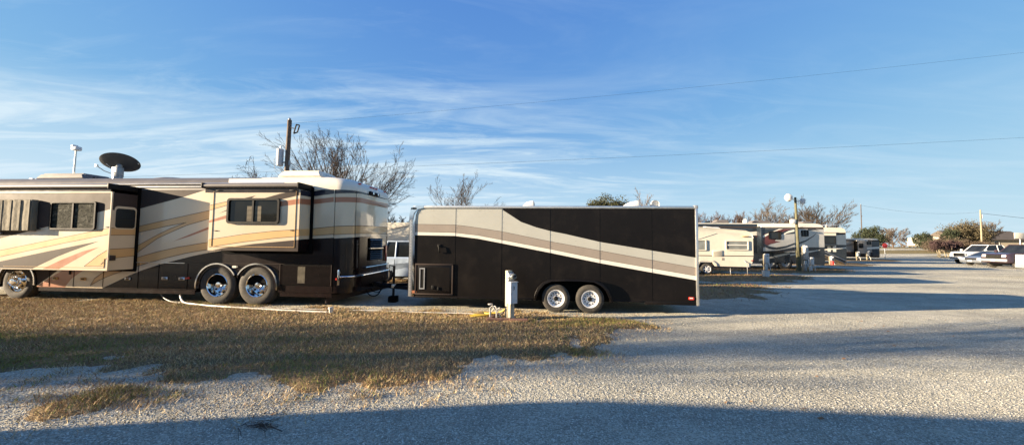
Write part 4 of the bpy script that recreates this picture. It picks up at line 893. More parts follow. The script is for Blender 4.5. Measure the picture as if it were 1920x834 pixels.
# ---------------------------------------------------------------- power pedestal in front of the trailer
def pedestal():
    t=empty('power_pedestal',(-.06,8.35,0),36,'wooden post with round meter and white box numbered 3, before the long cargo trailer','pedestal'); t.scale=(1,1,.82)
    p=B(); p.box(-.06,.06,-.045,.045,0,1.33,0,.005); p.box(-.05,.04,-.14,-.05,0,.60,0,.004); p.obj('post','postwood',t)
    b=B(); b.box(-.085,.095,-.20,-.047,.47,1.03,0,.004,1); b.box(-.065,.075,-.206,-.199,.50,.98,0,.002,1); b.box(-.095,.105,-.215,-.046,1.03,1.048,0,.003,1); b.box(.05,.07,-.215,-.205,.70,.78,0,.002,1)
    bo=b.obj('breaker_box','boxpaint',t,ang=20)
    cu=bpy.data.curves.new('n3',type='FONT'); cu.body='3'; cu.size=.13; cu.extrude=.002; tmp=bpy.data.objects.new('n3',cu); C.objects.link(tmp)
    dg=bpy.context.evaluated_depsgraph_get(); me=bpy.data.meshes.new_from_object(tmp.evaluated_get(dg)); bpy.data.objects.remove(tmp)
    n3=B(); mt=Matrix.Translation((-.045,-.208,.84))@Matrix.Rotation(PI/2,4,'X'); n3.add([mt@v_.co for v_ in me.vertices],[list(q.vertices) for q in me.polygons]); n3.obj('number','black',bo,smooth=False)
    m=B(); m.lathe([(.001,0),(.092,0),(.095,-.05),(.088,-.065)],(.01,-.06,1.175),'y',28,0); m.box(-.06,.08,-.08,-.045,1.06,1.28,0,.004,1); mo=m.obj('meter_ring','galv',t)
    m=B(); m.lathe([(.080,-.06),(.078,-.12),(.062,-.145),(.03,-.152),(.001,-.153)],(.01,-.06,1.175),'y',24,0); m.obj('meter_glass','greyglass',mo)
    m=B(); m.box(-.03,.05,-.222,-.212,1.18,1.22,0); m.lathe([(.086,-.064),(.09,-.07),(.086,-.076)],(.01,-.06,1.175),'y',24,1); m.obj('meter_dial',['black','chrome'],mo)
    d=B(); d.tube([(.06,-.1,.47),(.06,-.1,.3),(.055,-.12,.0)],.018,8); d.obj('conduit','pvc',t)
    return t
pedestal()
bk=B()
for x,y,l,a in ((-.32,-.22,.55,4),(.12,-.24,.40,-2),(-.45,.0,.3,80)):
    bm=bmesh.new(); bmesh.ops.create_cube(bm,size=1)
    for v in bm.verts: v.co=Matrix.Rotation(R(a),3,'Z')@Vector((v.co.x*l,v.co.y*.10,v.co.z*.09))+Vector((x+l*.2,y,.04))
    bmesh.ops.bevel(bm,geom=bm.edges[:],offset=.008,segments=1,affect='EDGES'); bk.frombm(bm,0)
o=bk.obj('brick_edging','brick'); o.location=(-.04,8.35,0); tag(o,'row of dull red bricks round the foot of the power pedestal','bricks')
def hose(name,pts,r,mat,label,cat,seed=1,n=40):
    """smooth curve through pts"""
    P=[Vector(p) for p in pts]; out=[]
    for i in range(len(P)-1):
        a,b_,c,d=P[max(0,i-1)],P[i],P[i+1],P[min(len(P)-1,i+2)]
        for k in range(10):
            t=k/10; out.append(.5*((2*b_)+(-a+c)*t+(2*a-5*b_+4*c-d)*t*t+(-a+3*b_-3*c+d)*t**3))
    out.append(P[-1]); b=B(); b.tube(out,r,8); o=b.obj(name,mat); return tag(o,label,cat)
hose('water_hose',[(-9.9,10.55,.35),(-9.55,10.35,.12),(-9.1,10.15,.03),(-8.6,9.98,.03),(-7.9,9.72,.03),(-6.9,9.60,.03),(-6.0,9.42,.03),(-4.2,9.25,.03),(-2.9,9.12,.035),(-1.9,8.95,.04),(-1.0,8.82,.05),(-.55,8.6,.06),(-.42,8.42,.2),(-.36,8.38,.30),(-.28,8.33,.16),(-.22,8.3,.05)],.011,'pvc','white water hose running over the lawn edge from the motorhome to the power pedestal','hose')
hose('drain_hose',[(-9.05,10.35,.40),(-8.95,10.2,.2),(-8.7,10.02,.05),(-8.2,9.75,.045),(-7.4,9.47,.045),(-6.6,9.28,.045),(-5.6,9.05,.045),(-4.3,8.83,.045)],.024,'pvc','thick white drain pipe lying along the front of the motorhome wheels','pipe')
hose('power_cable',[(-2.6,9.15,.03),(-1.7,8.98,.03),(-.9,8.85,.03),(-.35,8.7,.05),(-.2,8.55,.1),(-.1,8.36,.3),(.0,8.3,.45)],.012,'black','thin black cable lying along the lawn edge to the power pedestal','cable')
hose('extension_cord',[(-.95,8.62,.05),(-.6,8.6,.06),(-.85,8.55,.08),(-.5,8.52,.07),(-.9,8.48,.05),(-.45,8.5,.1),(-.6,8.65,.1),(-.3,8.6,.12),(-.1,8.45,.25),(.05,8.28,.50)],.018,'yellow','coiled yellow extension cord left of the power pedestal','cord')
st=B(); st.tube([(0,0,0),(0,0,.16)],.045,10); st.lathe([(.06,0),(.06,.04),(.001,.05)],(0,0,.13),'z',12); o=st.obj('sewer_riser','pvc'); o.location=(-4.2,8.80,0); tag(o,'short white sewer riser at the end of the drain pipe','sewer riser')
va=B(); va.tube([(0,0,0),(0,0,.28),(.05,0,.33),(.10,0,.24)],.02,8); va.tube([(.14,0,0),(.14,0,.24),(.21,.0,.28)],.017,8); va.lathe([(.05,0),(.05,.02),(.001,.02)],(.0,0,.40),'z',10); va.v=[(x,y,z-.05 if z>.39 else z) for x,y,z in va.v]; o=va.obj('water_tap','pvc'); o.location=(-.46,8.28,0); tag(o,'white standpipe tap with bent hose left of the pedestal foot','tap')

# ---------------------------------------------------------------- poles, pedestals and small things up the lane
def pole_light():
    t=empty('lamp_post',(19.4,25.3,0),0,'pale wooden lamp post with round white lamp, in front of the silver and red motorhome','lamp post')
    b=B(); b.tube([(0,0,0),(-.12,0,5.0)],.10,10,r2=.07); b.box(-.14,.08,-.07,.07,0,1.4,0); b.obj('post','olivepole',t)
    b=B(); b.tube([(-.12,0,4.8),(-.5,-.1,4.9)],.03,6); b.lathe([(.001,-.16),(.20,-.12),(.27,0),(.22,.10),(.001,.13)],(-.72,-.2,4.95),'y',24); b.obj('lamp_head','white',t)
    b=B(); b.tube([(-.12,0,4.7),(.3,0,4.75)],.03,6); b.box(.25,.5,-.12,.12,4.55,4.9,0,.05); b.obj('small_lamp','boxpaint',t)
    b=B(); b.box(-.5,-.18,-.15,.1,3.2,3.5,0,.06); b.obj('junction_box','white',t)
pole_light()
def util_box(loc,label,h=1.7,w=.24,two=True,mat='galv'):
    t=empty('power_pedestal',loc,10,label,'pedestal','power pedestals along the lane')
    b=B(); b.box(-.07,.07,.0,.12,0,h*.95,0); b.obj('post','palepole',t)
    b=B(); b.box(-w/2,w/2,-.2,0,h*.45,h,0,.02)
    if two: b.box(-w*.3,w*.3,-.12,0,.05,h*.42,0,.02); b.box(w/2,w*.9,-.12,0,h*.22,h*.45,0,.02)
    b.obj('breaker_box',mat,t)
    b=B(); b.lathe([(.001,-.10),(.05,-.09),(.07,0)],(-.02,-.2,h-.1),'y',16); b.obj('meter','lampglass',t)
    b=B(); b.tube([(.0,-.1,.6),(.15,-.2,.3),(.2,-.2,.0)],.03,6); b.obj('cable','pvc',t)
util_box((19.45,24.9,0),'tall blue-grey power pedestal right of the lamp post',1.75,.27)
util_box((20.3,25.5,0),'short white-topped power pedestal beside the tall blue-grey one',.95,.24,mat='boxpaint')
util_box((17.2,25.4,0),'white pedestal with a hanging hose between the caravan and the tandem wheels',1.15,.26,mat='boxpaint')
util_box((29.3,34.4,0),'small blue-grey pedestal in front of the third motorhome',.8,.25,False)
util_box((42.1,45.6,0),'small power pedestal by the farthest motorhome',1.1,.3,False)
util_box((44.3,46.6,0),'small pedestal at the rear corner of the farthest motorhome',1.2,.3,False)
bu=B(); bu.lathe([(.001,0),(.15,0),(.19,.34),(.20,.35),(.18,.35),(.175,.33),(.001,.32)],(0,0,0),'z',24); o=bu.obj('bucket','boxpaint'); o.location=(13.75,20.3,0); tag(o,'upturned white plastic bucket on the lawn right of the caravan','bucket')
rb=B(); rb.lathe([(.001,0),(.22,0),(.26,.5),(.24,.5),(.001,.46)],(0,0,0),'z',20); o=rb.obj('bin','redpaint'); o.location=(29.1,34.0,0); o.scale=(.6,.6,.7); tag(o,'small red bin under the third motorhome','bin')
rm=empty('ramp',(28.6,34.6,0),-5,'grey metal ramp slanting down beside the third motorhome','ramp')
b=B()
for y in (0,.8): b.tube([(0,y,1.35),(2.2,y,.35)],.03,6); b.tube([(0,y,1.05),(2.1,y,.1)],.03,6)
b.obj('rail','alu',rm); b=B(); b.add([(0,0,1.32),(2.2,0,.32),(2.2,.8,.32),(0,.8,1.32),(0,0,1.05),(2.1,0,.08),(2.1,.8,.08),(0,.8,1.05)],[[0,1,2,3],[4,5,6,7],[0,1,5,4],[3,2,6,7]]); b.obj('deck','mhblue',rm,smooth=False)
sg=empty('road_sign',(52.9,53.0,0),0,'small red octagonal road sign on a thin post where the lane ends','sign')
b=B(); b.tube([(0,.05,0),(0,.05,2.1)],.04,8); b.obj('post','greymetal',sg)
b=B(); b.prism([(.38*math.cos(R(a+22.5)),1.85+.38*math.sin(R(a+22.5))) for a in range(0,360,45)],'y',-.02,.0,0); b.obj('plate','redpaint',sg)

def util_pole(loc,h,label,tran=True,mat='polewood',r=.15,lamp=True,sc=1):
    t=empty('utility_pole',loc,0,label,'utility pole')
    b=B(); b.tube([(0,0,0),(.10,0,h)],r,12,r2=r*.72); b.obj('post',mat,t)
    if tran:
        b=B(); b.lathe([(.001,-.38),(.125,-.38),(.135,-.35),(.135,.33),(.125,.36),(.05,.38),(.001,.38)],(-.24,-.02,h-1.65) if lamp else (.38,0,h-1.3),'z',20); b.obj('transformer','boxpaint',t)
        b=B(); x=-.24 if lamp else .38; z=h-1.30 if lamp else h-.8
        b.tube([(x,0,z),(x,0,z+.14)],.03,8); b.tube([(x-.1,0,z-.2),(x-.28,0,z-.5),(x-.22,0,z-.9)],.008,4); b.box(-.15,.1,-.05,.05,z-.6,z-.55,0); b.obj('bushing','greymetal',t)
    if lamp:
        b=B(); b.tube([(.1,0,h-.35),(.30,-.1,h-.38),(.42,-.1,h-.40)],.018,6); b.obj('lamp_arm','black',t)
        b=B()
        for p,q in (((.36,-.1,h-.62),(.52,-.1,h-.56)),((.52,-.1,h-.56),(.60,-.1,h-.25)),((.60,-.1,h-.25),(.46,-.1,h-.22)),((.46,-.1,h-.22),(.36,-.1,h-.62))): b.tube([p,q],.028,6)
        b.obj('lamp_bracket','black',t)
    b=B(); b.lathe([(.05,0),(.06,.05),(.03,.10),(.001,.12)],(.10,0,h),'z',10); b.box(.1,.2,-.05,.05,h-2.0,h-1.8,0); b.obj('insulator','greymetal',t)
    return t
util_pole((-9.95,16.2,0),7.0,'dark wooden utility pole with grey transformer and broken lamp bracket, behind the motorhome',r=.125)
util_pole((95.7,76.1,0),9.4,'pale utility pole with transformer above the parked pickups at the right',mat='palepole',lamp=False,r=.15)
util_pole((57.6,61.5,0),8.6,'thin distant utility pole behind the dark green tree',tran=False,mat='bark',lamp=False,r=.08)
def wire(a,b_,sag,r,label):
    A=Vector(a);D=Vector(b_); pts=[A.lerp(D,i/40)-Vector((0,0,sag*4*(i/40)*(1-i/40))) for i in range(41)]
    b=B(); b.tube(pts,r,5); o=b.obj('overhead_wire','black'); tag(o,label,'wire','overhead wires crossing the sky')
wire((-9.85,16.2,6.85),(34,14.6,11.3),.25,.003,'upper overhead wire rising to the right from the dark utility pole')
wire((-60,30,5.6),(64,30,12.2),.55,.007,'lower overhead wire crossing the whole sky behind the trees')
wire((96,76,8.7),(150,70,6.),1.2,.03,'sagging wire leaving the pale utility pole at the far right')
wire((57.7,61.5,8.5),(95.9,76,9.),.8,.012,'faint far wire between the distant poles')

# ---------------------------------------------------------------- trees
def branch_tubes(b,pts,rs,n):
    b.tube(pts,rs,n,cap=False)
LR=.22
def bare_tree(name,loc,label,h,seed,spread=1.,trunk=.25,nlimb=7,lv=4,tr=.16,mat='bark',twig='bark',twr=.006,cat='tree',group=None,kids=(5,5,4),lenk=.5,multi=False,up=.25,minang=10,maxang=55,bare=None):
    rnd=random.Random(seed); t=empty(name,loc,rnd.uniform(0,360),label,cat,group)
    T=B(); Cn=B()
    def grow(p,d,L,r,level):
        k=5 if level<=1 else 4; pts=[p]; rs=[r]; cur=Vector(p); dd=Vector(d)
        for i in range(k):
            dd=(dd+Vector((rnd.gauss(0,.10),rnd.gauss(0,.10),rnd.gauss(0,.06)+up*.22))).normalized()
            cur=cur+dd*L/k; pts.append(cur.copy()); rs.append(max(twr,r*(1-.72*(i+1)/k)))
        branch_tubes(T if level==0 else Cn,pts,rs,7 if level==0 else (5 if level==1 else 3))
        if level<lv-1:
            nk=kids[min(level,len(kids)-1)]
            for j in range(nk):
                f=.22+.75*(j+rnd.random()*.6)/nk; idx=min(k-1,int(f*k)); q=pts[idx].lerp(pts[idx+1],f*k-idx)
                ax=(pts[idx+1]-pts[idx]).normalized(); o=ax.orthogonal().normalized(); o.rotate(Matrix.Rotation(rnd.uniform(0,2*PI),3,ax))
                a=R(rnd.uniform(18,42)); nd=(ax*math.cos(a)+o*math.sin(a)).normalized()
                grow(q,nd,L*lenk*rnd.uniform(.75,1.2)*(1.15-.45*f),max(twr,rs[idx]*.55),level+1)
    top=Vector((0,0,h*trunk))
    if not multi: T.tube([(0,0,-.1),(rnd.gauss(0,.04),rnd.gauss(0,.04),h*trunk*.5),tuple(top)],tr,9,r2=tr*.8)
    for i in range(nlimb):
        a=2*PI*(i+rnd.random()*.6)/nlimb*1.618*(1); el=R(minang+(maxang-minang)*((i+.5)/nlimb)); 
        d=Vector((math.sin(el)*math.cos(a)*spread,math.sin(el)*math.sin(a)*spread,math.cos(el)))
        L=(h*(1-trunk))*(1.0-.12*math.sin(el))*rnd.uniform(.85,1.03)*.86
        p=top+Vector((0,0,-rnd.random()*h*trunk*.15)) if not multi else Vector((rnd.gauss(0,.15),rnd.gauss(0,.15),0))
        grow(p,d.normalized(),L,tr*LR,0 if False else 0)
    T.obj('trunk',mat,t,smooth=False)
    Cn.obj('crown',twig,t,smooth=False)
    return t
bare_tree('bare_tree',(-10.0,21.5,0),'large leafless tree with fanned-out branches behind the motorhome tail',8.5,4,spread=1.0,trunk=.15,nlimb=30,lv=4,tr=.24,kids=(10,7,5),lenk=.40,twr=.0055,minang=3,maxang=72,up=.12)
bare_tree('bare_tree',(-4.5,31,0),'smaller leafless tree above the nose of the cargo trailer',8.0,9,spread=.9,trunk=.3,nlimb=13,lv=4,tr=.13,kids=(6,5,4),lenk=.42,twr=.006,minang=4,maxang=60)
bare_tree('bare_tree',(-7.8,24,0),'low scraggly leafless tree over the gap between motorhome and cargo trailer',4.0,12,spread=.9,trunk=.25,nlimb=9,lv=4,tr=.12,kids=(6,5,5),lenk=.5,twr=.009,minang=10,maxang=70)
bare_tree('bare_tree',(15.5,44,0),'faint leafless tree right of the dark evergreen above the cargo trailer roof',7.6,15,spread=1.,trunk=.3,nlimb=8,lv=4,tr=.14,kids=(6,5,4),lenk=.5,twr=.013,minang=5,maxang=60,twig='barkpale')
bare_tree('bare_tree',(-16.,30,0),'distant leafless tree left of the utility pole',5.2,19,spread=1.,trunk=.3,nlimb=7,lv=4,tr=.1,kids=(5,5,4),lenk=.5,twr=.010)
# windbreak behind the second motorhome
wb=[bare_tree('bare_tree',(36.2,44.,0),'grey-brown leafless tree behind the lamp post, right in the windbreak',7.6,21,spread=1.25,trunk=.25,nlimb=12,lv=4,tr=.18,kids=(8,7,5),lenk=.48,twr=.010,minang=8,maxang=70,mat='bark',twig='twigbrown',group='windbreak trees behind the motorhomes'),
    bare_tree('bare_tree',(22.5,46.,0),'reddish leafless tree above the caravan roof, left end of the windbreak',5.9,22,spread=1.2,trunk=.2,nlimb=11,lv=4,tr=.12,kids=(8,7,5),lenk=.48,twr=.010,minang=8,maxang=65,mat='bark',twig='twigred',group='windbreak trees behind the motorhomes')]
for i,(x,y,s_,k,lab) in enumerate(((31.8,46,.98,0,'brown leafless tree just left of the lamp post in the windbreak'),(28.2,47,.98,1,'reddish-brown leafless tree in the middle of the windbreak'),(24.8,48,1.0,1,'twiggy reddish tree second from the left in the windbreak'),(19.5,47,.85,1,'short reddish thicket tree beside the cargo trailer corner'),(40.0,52,.9,0,'grey leafless tree beyond the lamp post at the far end of the windbreak'))):
    c=copy_tree(wb[k]); c.location=(x,y,0); c.rotation_euler=(0,0,i*1.3); c.scale=(s_,s_,s_*1.0); c['label']=lab
def leafy(name,loc,label,h,w,seed,nclump,nleaf,leaf,mat,trunk_h=.2,tr=.12,flat=1.,cat='tree',group=None,multi=0,low=0.,tmat='bark'):
    rnd=random.Random(seed); t=empty(name,loc,0,label,cat,group)
    T=B(); cl=[]
    for i in range(nclump):
        while 1:
            p=Vector((rnd.uniform(-1,1),rnd.uniform(-1,1),rnd.uniform(-1,1)))
            if p.length<1: break
        p=p*(.55+.45*rnd.random()); hz=h*trunk_h+(h-h*trunk_h)*(.5+.5*p.z*flat); k=1-.35*max(0,p.z)
        cl.append(Vector((p.x*w/2*k,p.y*w/2*k,hz)))
    if multi:
        for i in range(multi):
            a=rnd.uniform(0,2*PI); rr=rnd.uniform(0,w*.35); T.tube([(rr*math.cos(a),rr*math.sin(a),-.05),(rr*1.3*math.cos(a),rr*1.3*math.sin(a),h*.55)],tr,5,r2=tr*.5)
    else: T.tube([(0,0,-.1),(0.05,0,h*.55)],tr,8,r2=tr*.5)
    for c in cl:
        b0=Vector((c.x*.2,c.y*.2,h*trunk_h*.8+rnd.random()*h*.2)); T.tube([b0,(b0+c)/2+Vector((0,0,.1)),c],tr*.35,4,r2=.01,cap=False)
    T.obj('trunk',tmat,t,smooth=False)
    V=[];F=[]
    for c in cl:
        rc=w*rnd.uniform(.10,.19)
        for j in range(nleaf):
            d=Vector((rnd.gauss(0,1),rnd.gauss(0,1),rnd.gauss(0,.75))); d=d.normalized()*rc*(rnd.random()**.45)
            q=c+d; n=Vector((rnd.gauss(0,1),rnd.gauss(0,1),rnd.gauss(0,1))).normalized(); a=n.orthogonal().normalized()*leaf*rnd.uniform(.6,1.3); bb=n.cross(a)*.55
            k=len(V); V+=[tuple(q-a-bb*.2),tuple(q+bb),tuple(q+a+bb*.2),tuple(q-bb)]; F.append([k,k+1,k+2,k+3])
    o=B(); o.v=V; o.f=F; o.m=[0]*len(F); o.obj('crown',mat,t,smooth=False)
    return t
leafy('evergreen_tree',(8.7,35,0),'dark green bushy evergreen rising just above the cargo trailer roof',6.8,5.0,3,80,260,.07,'oakleaf',trunk_h=.3)
leafy('evergreen_tree',(57.3,60.,0),'dark green conifer behind the farthest motorhome',5.4,4.6,5,60,150,.10,'needle',trunk_h=.1)
bare_tree('bare_tree',(102,100,1.3),'round leafless grey tree at the far end of the lane',6.2,31,spread=1.35,trunk=.2,nlimb=14,lv=4,tr=.2,kids=(6,6,5),lenk=.5,twr=.025,minang=8,maxang=75,twig='barkpale')
leafy('bronze_tree',(118.,97,1.),'big round brown-green tree beside the farmhouse roof',7.2,10.5,7,120,130,.16,'bronzeleaf',trunk_h=.15)
bare_tree('bare_tree',(124.5,98,1.),'thin bare tree top sticking up right of the big brown-green tree',8.2,33,spread=1.,trunk=.3,nlimb=9,lv=4,tr=.2,kids=(6,5,4),lenk=.5,twr=.025,twig='twigbrown')
leafy('evergreen_tree',(106,96,1.),'dark low evergreen behind the small white caravan',4.6,5.,8,50,120,.14,'needle',trunk_h=.05)
leafy('evergreen_tree',(111.5,95,1.),'dark green shrub right of the small white caravan',5.8,4.5,18,50,120,.14,'needle',trunk_h=.05)
for i,(x,y,w,h,lab,mt) in enumerate(((74.0,64.5,3.2,2.9,'plum-brown multi-stem shrub tree nearest the lane, left of the row','plum'),(77.0,65.5,3.2,2.9,'plum-brown multi-stem shrub tree second in the row by the lane','plum'),(81.5,67,4.,2.9,'rusty brown shrub third in the row by the lane','twigbrown'),(85.5,68,4.,2.8,'wide brown shrub behind the parked pickup trucks','twigbrown'))):
    leafy('shrub_tree',(x,y,0),lab,h,w,40+i,36,140,.09,mt,trunk_h=.42,tr=.05,multi=7,cat='shrub',group='shrubs planted beside the lane',tmat='palepole')
leafy('shrub_tree',(116,78,.6),'pinkish bare shrub in front of the pale house wing',4.,6.,50,40,110,.13,'twigred',trunk_h=.2,multi=5,cat='shrub')
leafy('shrub_tree',(99,86,.6),'low brown thicket behind the pale utility pole',3.,9.,51,50,110,.13,'twigbrown',trunk_h=.05,multi=5,cat='shrub')
# bare trees out of frame to the left: the sun comes through them and streaks the lawn and the lane
for i,(x,y,h,lab) in enumerate(((-29,2.2,7.5,'leafless tree beyond the left edge, closest to the lawn'),(-33,.35,9.0,'tall leafless tree beyond the left edge, nearest the lane'),(-41,-.55,9.5,'tall leafless tree farther beyond the left edge'),(-37.5,-.1,8.0,'slighter leafless tree between the two beyond the left edge'))):
    bare_tree('bare_tree',(x,y,0),lab,h,60+i,spread=.24,trunk=.25,nlimb=8,lv=3,tr=.28,kids=(6,5,4),lenk=.42,twr=.013,minang=6,maxang=55,group='bare trees west of the lane')
for i,(x,y,h,lab) in enumerate(((-26,1.5,10.5,'high-crowned leafless tree beyond the left edge, nearest the motorhome'),(-28.5,.6,10.,'high-crowned leafless tree beyond the left edge, nearer the lane'))):
    bare_tree('bare_tree',(x,y,0),lab,h,80+i,spread=.42,trunk=.5,nlimb=9,lv=3,tr=.12,kids=(6,5,4),lenk=.45,twr=.012,minang=6,maxang=60,group='bare trees west of the lane')
hd_=coach_far('travel_trailer',(6.5,15.5,0),'white travel trailer added unseen behind the black cargo trailer to cast a shadow across the lane',L=7.2,H=3.05,base='white',low='umber',wins=[(-5,-3.6,1.5,2.1,None)],axles=[(-4.,.4)],acs=[],lowz=1.)  # assumed trailer, out of sight, added for its shadow band on the lane
hd_['category']='travel trailer'
# parked travel trailer out of frame to the left: casts the near shadow
nr=coach_far('travel_trailer',(-4.5,-1.72,0),'white travel trailer parked beyond the left edge of the photo, beside the camera',L=10.5,H=3.0,base='white',low='umber',wins=[(-5,-3.6,1.5,2.1,None)],axles=[(-4.,.4),(-5.,.4)],acs=[(-6,-5,.2,'white')],lowz=1.,extra=None)
nr['category']='travel trailer'
# ---------------------------------------------------------------- ground
def smooth(a,b_,x): t=max(0,min(1,(x-a)/(b_-a))); return t*t*(3-2*t)
def gz(x,y): return 1.55*smooth(66,112,y)
fb=B(); xs=[-3000,-800,-300,-150,-80,-40,0,40,70,90,110,130,150,180,220,300,600,1200,3000]; ys=[-3000,-500,-100,0,40,60,66,72,78,84,90,96,102,108,114,125,150,250,600,3000]
for y in ys:
    for x in xs: fb.v.append((x,y,gz(x,y)-.03))
n=len(xs)
for j in range(len(ys)-1):
    for i in range(n-1): fb.f.append([j*n+i,j*n+i+1,(j+1)*n+i+1,(j+1)*n+i]); fb.m.append(0)
tag(fb.obj('ground','field',ang=180),kind='structure')
gl=B(); pl=[(-45,-25),(70,-25),(90,20),(95,56),(72,62),(60,64),(40,56),(10,42),(-45,40)]
gl.add([(x,y,0) for x,y in pl],[list(range(len(pl)))]); tag(gl.obj('gravel_lot','gravel',smooth=False),kind='structure')
def road(name,pts,w,dz,mat='gravel'):
    b=B(); P=[Vector(p) for p in pts]; out=[]
    for i in range(len(P)-1):
        for k in range(8): out.append(P[i].lerp(P[i+1],k/8))
    out.append(P[-1])
    for i,p in enumerate(out):
        d=(out[min(i+1,len(out)-1)]-out[max(0,i-1)]).normalized(); nn=Vector((-d.y,d.x))*w/2
        for s in (-1,0,1): q=p+nn*s; b.v.append((q.x,q.y,gz(q.x,q.y)+dz))
    for i in range(len(out)-1):
        for s in (0,1): b.f.append([i*3+s,i*3+s+1,(i+1)*3+s+1,(i+1)*3+s]); b.m.append(0)
    return tag(b.obj(name,mat,smooth=False),kind='structure')
road('side_road',[(40,70),(80,74),(130,80),(200,86)],7,.02)
road('lane_road',[(62,60),(74,72)],10,.012)
road('far_road',[(60,92),(90,94),(150,104),(260,120)],7,.02)
def inside(p,poly):
    c=False; n=len(poly); x,y=p; j=n-1
    for i in range(n):
        if (poly[i][1]>y)!=(poly[j][1]>y) and x<(poly[j][0]-poly[i][0])*(y-poly[i][1])/(poly[j][1]-poly[i][1])+poly[i][0]: c=not c
        j=i
    return c
def edged(p,poly):
    d=1e9; n=len(poly)
    for i in range(n):
        a=poly[i]; b_=poly[(i+1)%n]; vx,vy=b_[0]-a[0],b_[1]-a[1]; t=max(0,min(1,((p[0]-a[0])*vx+(p[1]-a[1])*vy)/(vx*vx+vy*vy)))
        q=math.hypot(a[0]+vx*t-p[0],a[1]+vy*t-p[1]); d=min(d,q)
    return d if inside(p,poly) else -d
def lawn(name,poly,step,fr=.35,hh=.035,w=.5,amp=.55):
    """turf sheet that sinks below the gravel at a ragged edge"""
    x0=min(p[0] for p in poly)-1; x1=max(p[0] for p in poly)+1; y0=min(p[1] for p in poly)-1; y1=max(p[1] for p in poly)+1
    nx=int((x1-x0)/step)+1; ny=int((y1-y0)/step)+1; b=B(); keep={}
    H={}
    for j in range(ny+1):
        for i in range(nx+1):
            x=x0+i*step; y=y0+j*step; d=edged((x,y),poly)
            if d<-1.0: continue
            ns=noise.fractal(Vector((x*1.1,y*1.1,3.1)),1.,2.,4)*amp+noise.fractal(Vector((x*4,y*4,7.1)),1.,2.,3)*amp*.35
            m=max(-1,min(1,(d+ns)/w)); z=hh*m+noise.noise(Vector((x*2.2,y*2.2,0)))*.010-.004
            if z<-.02: z=-.02
            H[(i,j)]=len(b.v); b.v.append((x,y,z))
    for j in range(ny):
        for i in range(nx):
            q=[(i,j),(i+1,j),(i+1,j+1),(i,j+1)]
            if all(k in H for k in q):
                f=[H[k] for k in q]
                if max(b.v[k][2] for k in f)>-.001: b.f.append(f); b.m.append(0)
    o=b.obj(name,'lawn',smooth=False); o.data.polygons.foreach_set('use_smooth',[True]*len(o.data.polygons)); tag(o,kind='structure')
    return o
LAWN=[(-24,6.0),(-12,5.3),(-9,4.9),(-6.3,4.85),(-5.4,5.0),(-4.06,4.72),(-2.44,4.35),(-1.67,4.65),(-.74,4.95),(.18,5.54),(1.08,6.27),(2.0,7.1),(2.9,8.05),(2.95,8.55),(.66,8.95),(-2.9,9.38),(-4.8,9.5),(-9.4,10.45),(-14.8,10.9),(-24,11.8)]
PATCH=[(-4.85,3.75),(-4.5,3.55),(-4.15,3.78),(-4.3,4.05),(-4.7,4.15)]
P2_=[(-3.95,4.25),(-3.5,4.12),(-3.2,4.25),(-3.6,4.4)]
TUFT=[]
for cx_,cy_,rr_ in ((-5.3,4.55,.22),(-4.6,4.45,.16),(-3.9,4.3,.2),(-3.2,4.2,.13),(-2.7,4.12,.18),(-2.25,4.1,.12),(-1.7,4.3,.17),(-1.15,4.45,.14),(-.6,4.62,.16),(-4.35,4.0,.12),(-5.0,3.95,.14),(.4,5.3,.15),(1.2,5.95,.16)):
    TUFT.append([(cx_+rr_*(1.5+.3*math.sin(k*2.1))*math.cos(R(k*60)),cy_+rr_*(.7+.2*math.cos(k*1.7))*math.sin(R(k*60))) for k in range(6)])
lawn('lawn',LAWN,.09,w=.42,amp=.75)
lawn('grass_verge',PATCH,.06,w=.3,amp=.3); 
S2_=[(-25,16.2),(-2,13.6),(5,11.7),(7.5,12.0),(9.6,13.8),(11.2,16.0),(9,16.9),(0,17.2),(-25,19)]
S3_=[(0,18.3),(11.5,17.2),(14.6,18.7),(16.9,21.0),(15.5,22.2),(0,23.5)]
S4_=[(12,24.2),(19,23.0),(22.5,24.6),(25.5,28.2),(24,30.5),(12,31)]
S5_=[(24,33),(30,31.6),(33.5,34.2),(36,39),(28,42)]
S6_=[(36,44),(43,42.2),(49,47),(52.5,53.8),(48,57)]
S7_=[(17.2,12.0),(21,12.2),(28,15.3),(40,18.5),(40,15),(24,9.5)]
S8_=[(68,61.5),(74,60.5),(92,63),(100,72),(84,71)]
for p,st in ((S2_,.25),(S3_,.3),(S4_,.35),(S5_,.4),(S6_,.6),(S7_,.3),(S8_,.8)): lawn('grass_verge',p,st,w=.8,amp=.9)
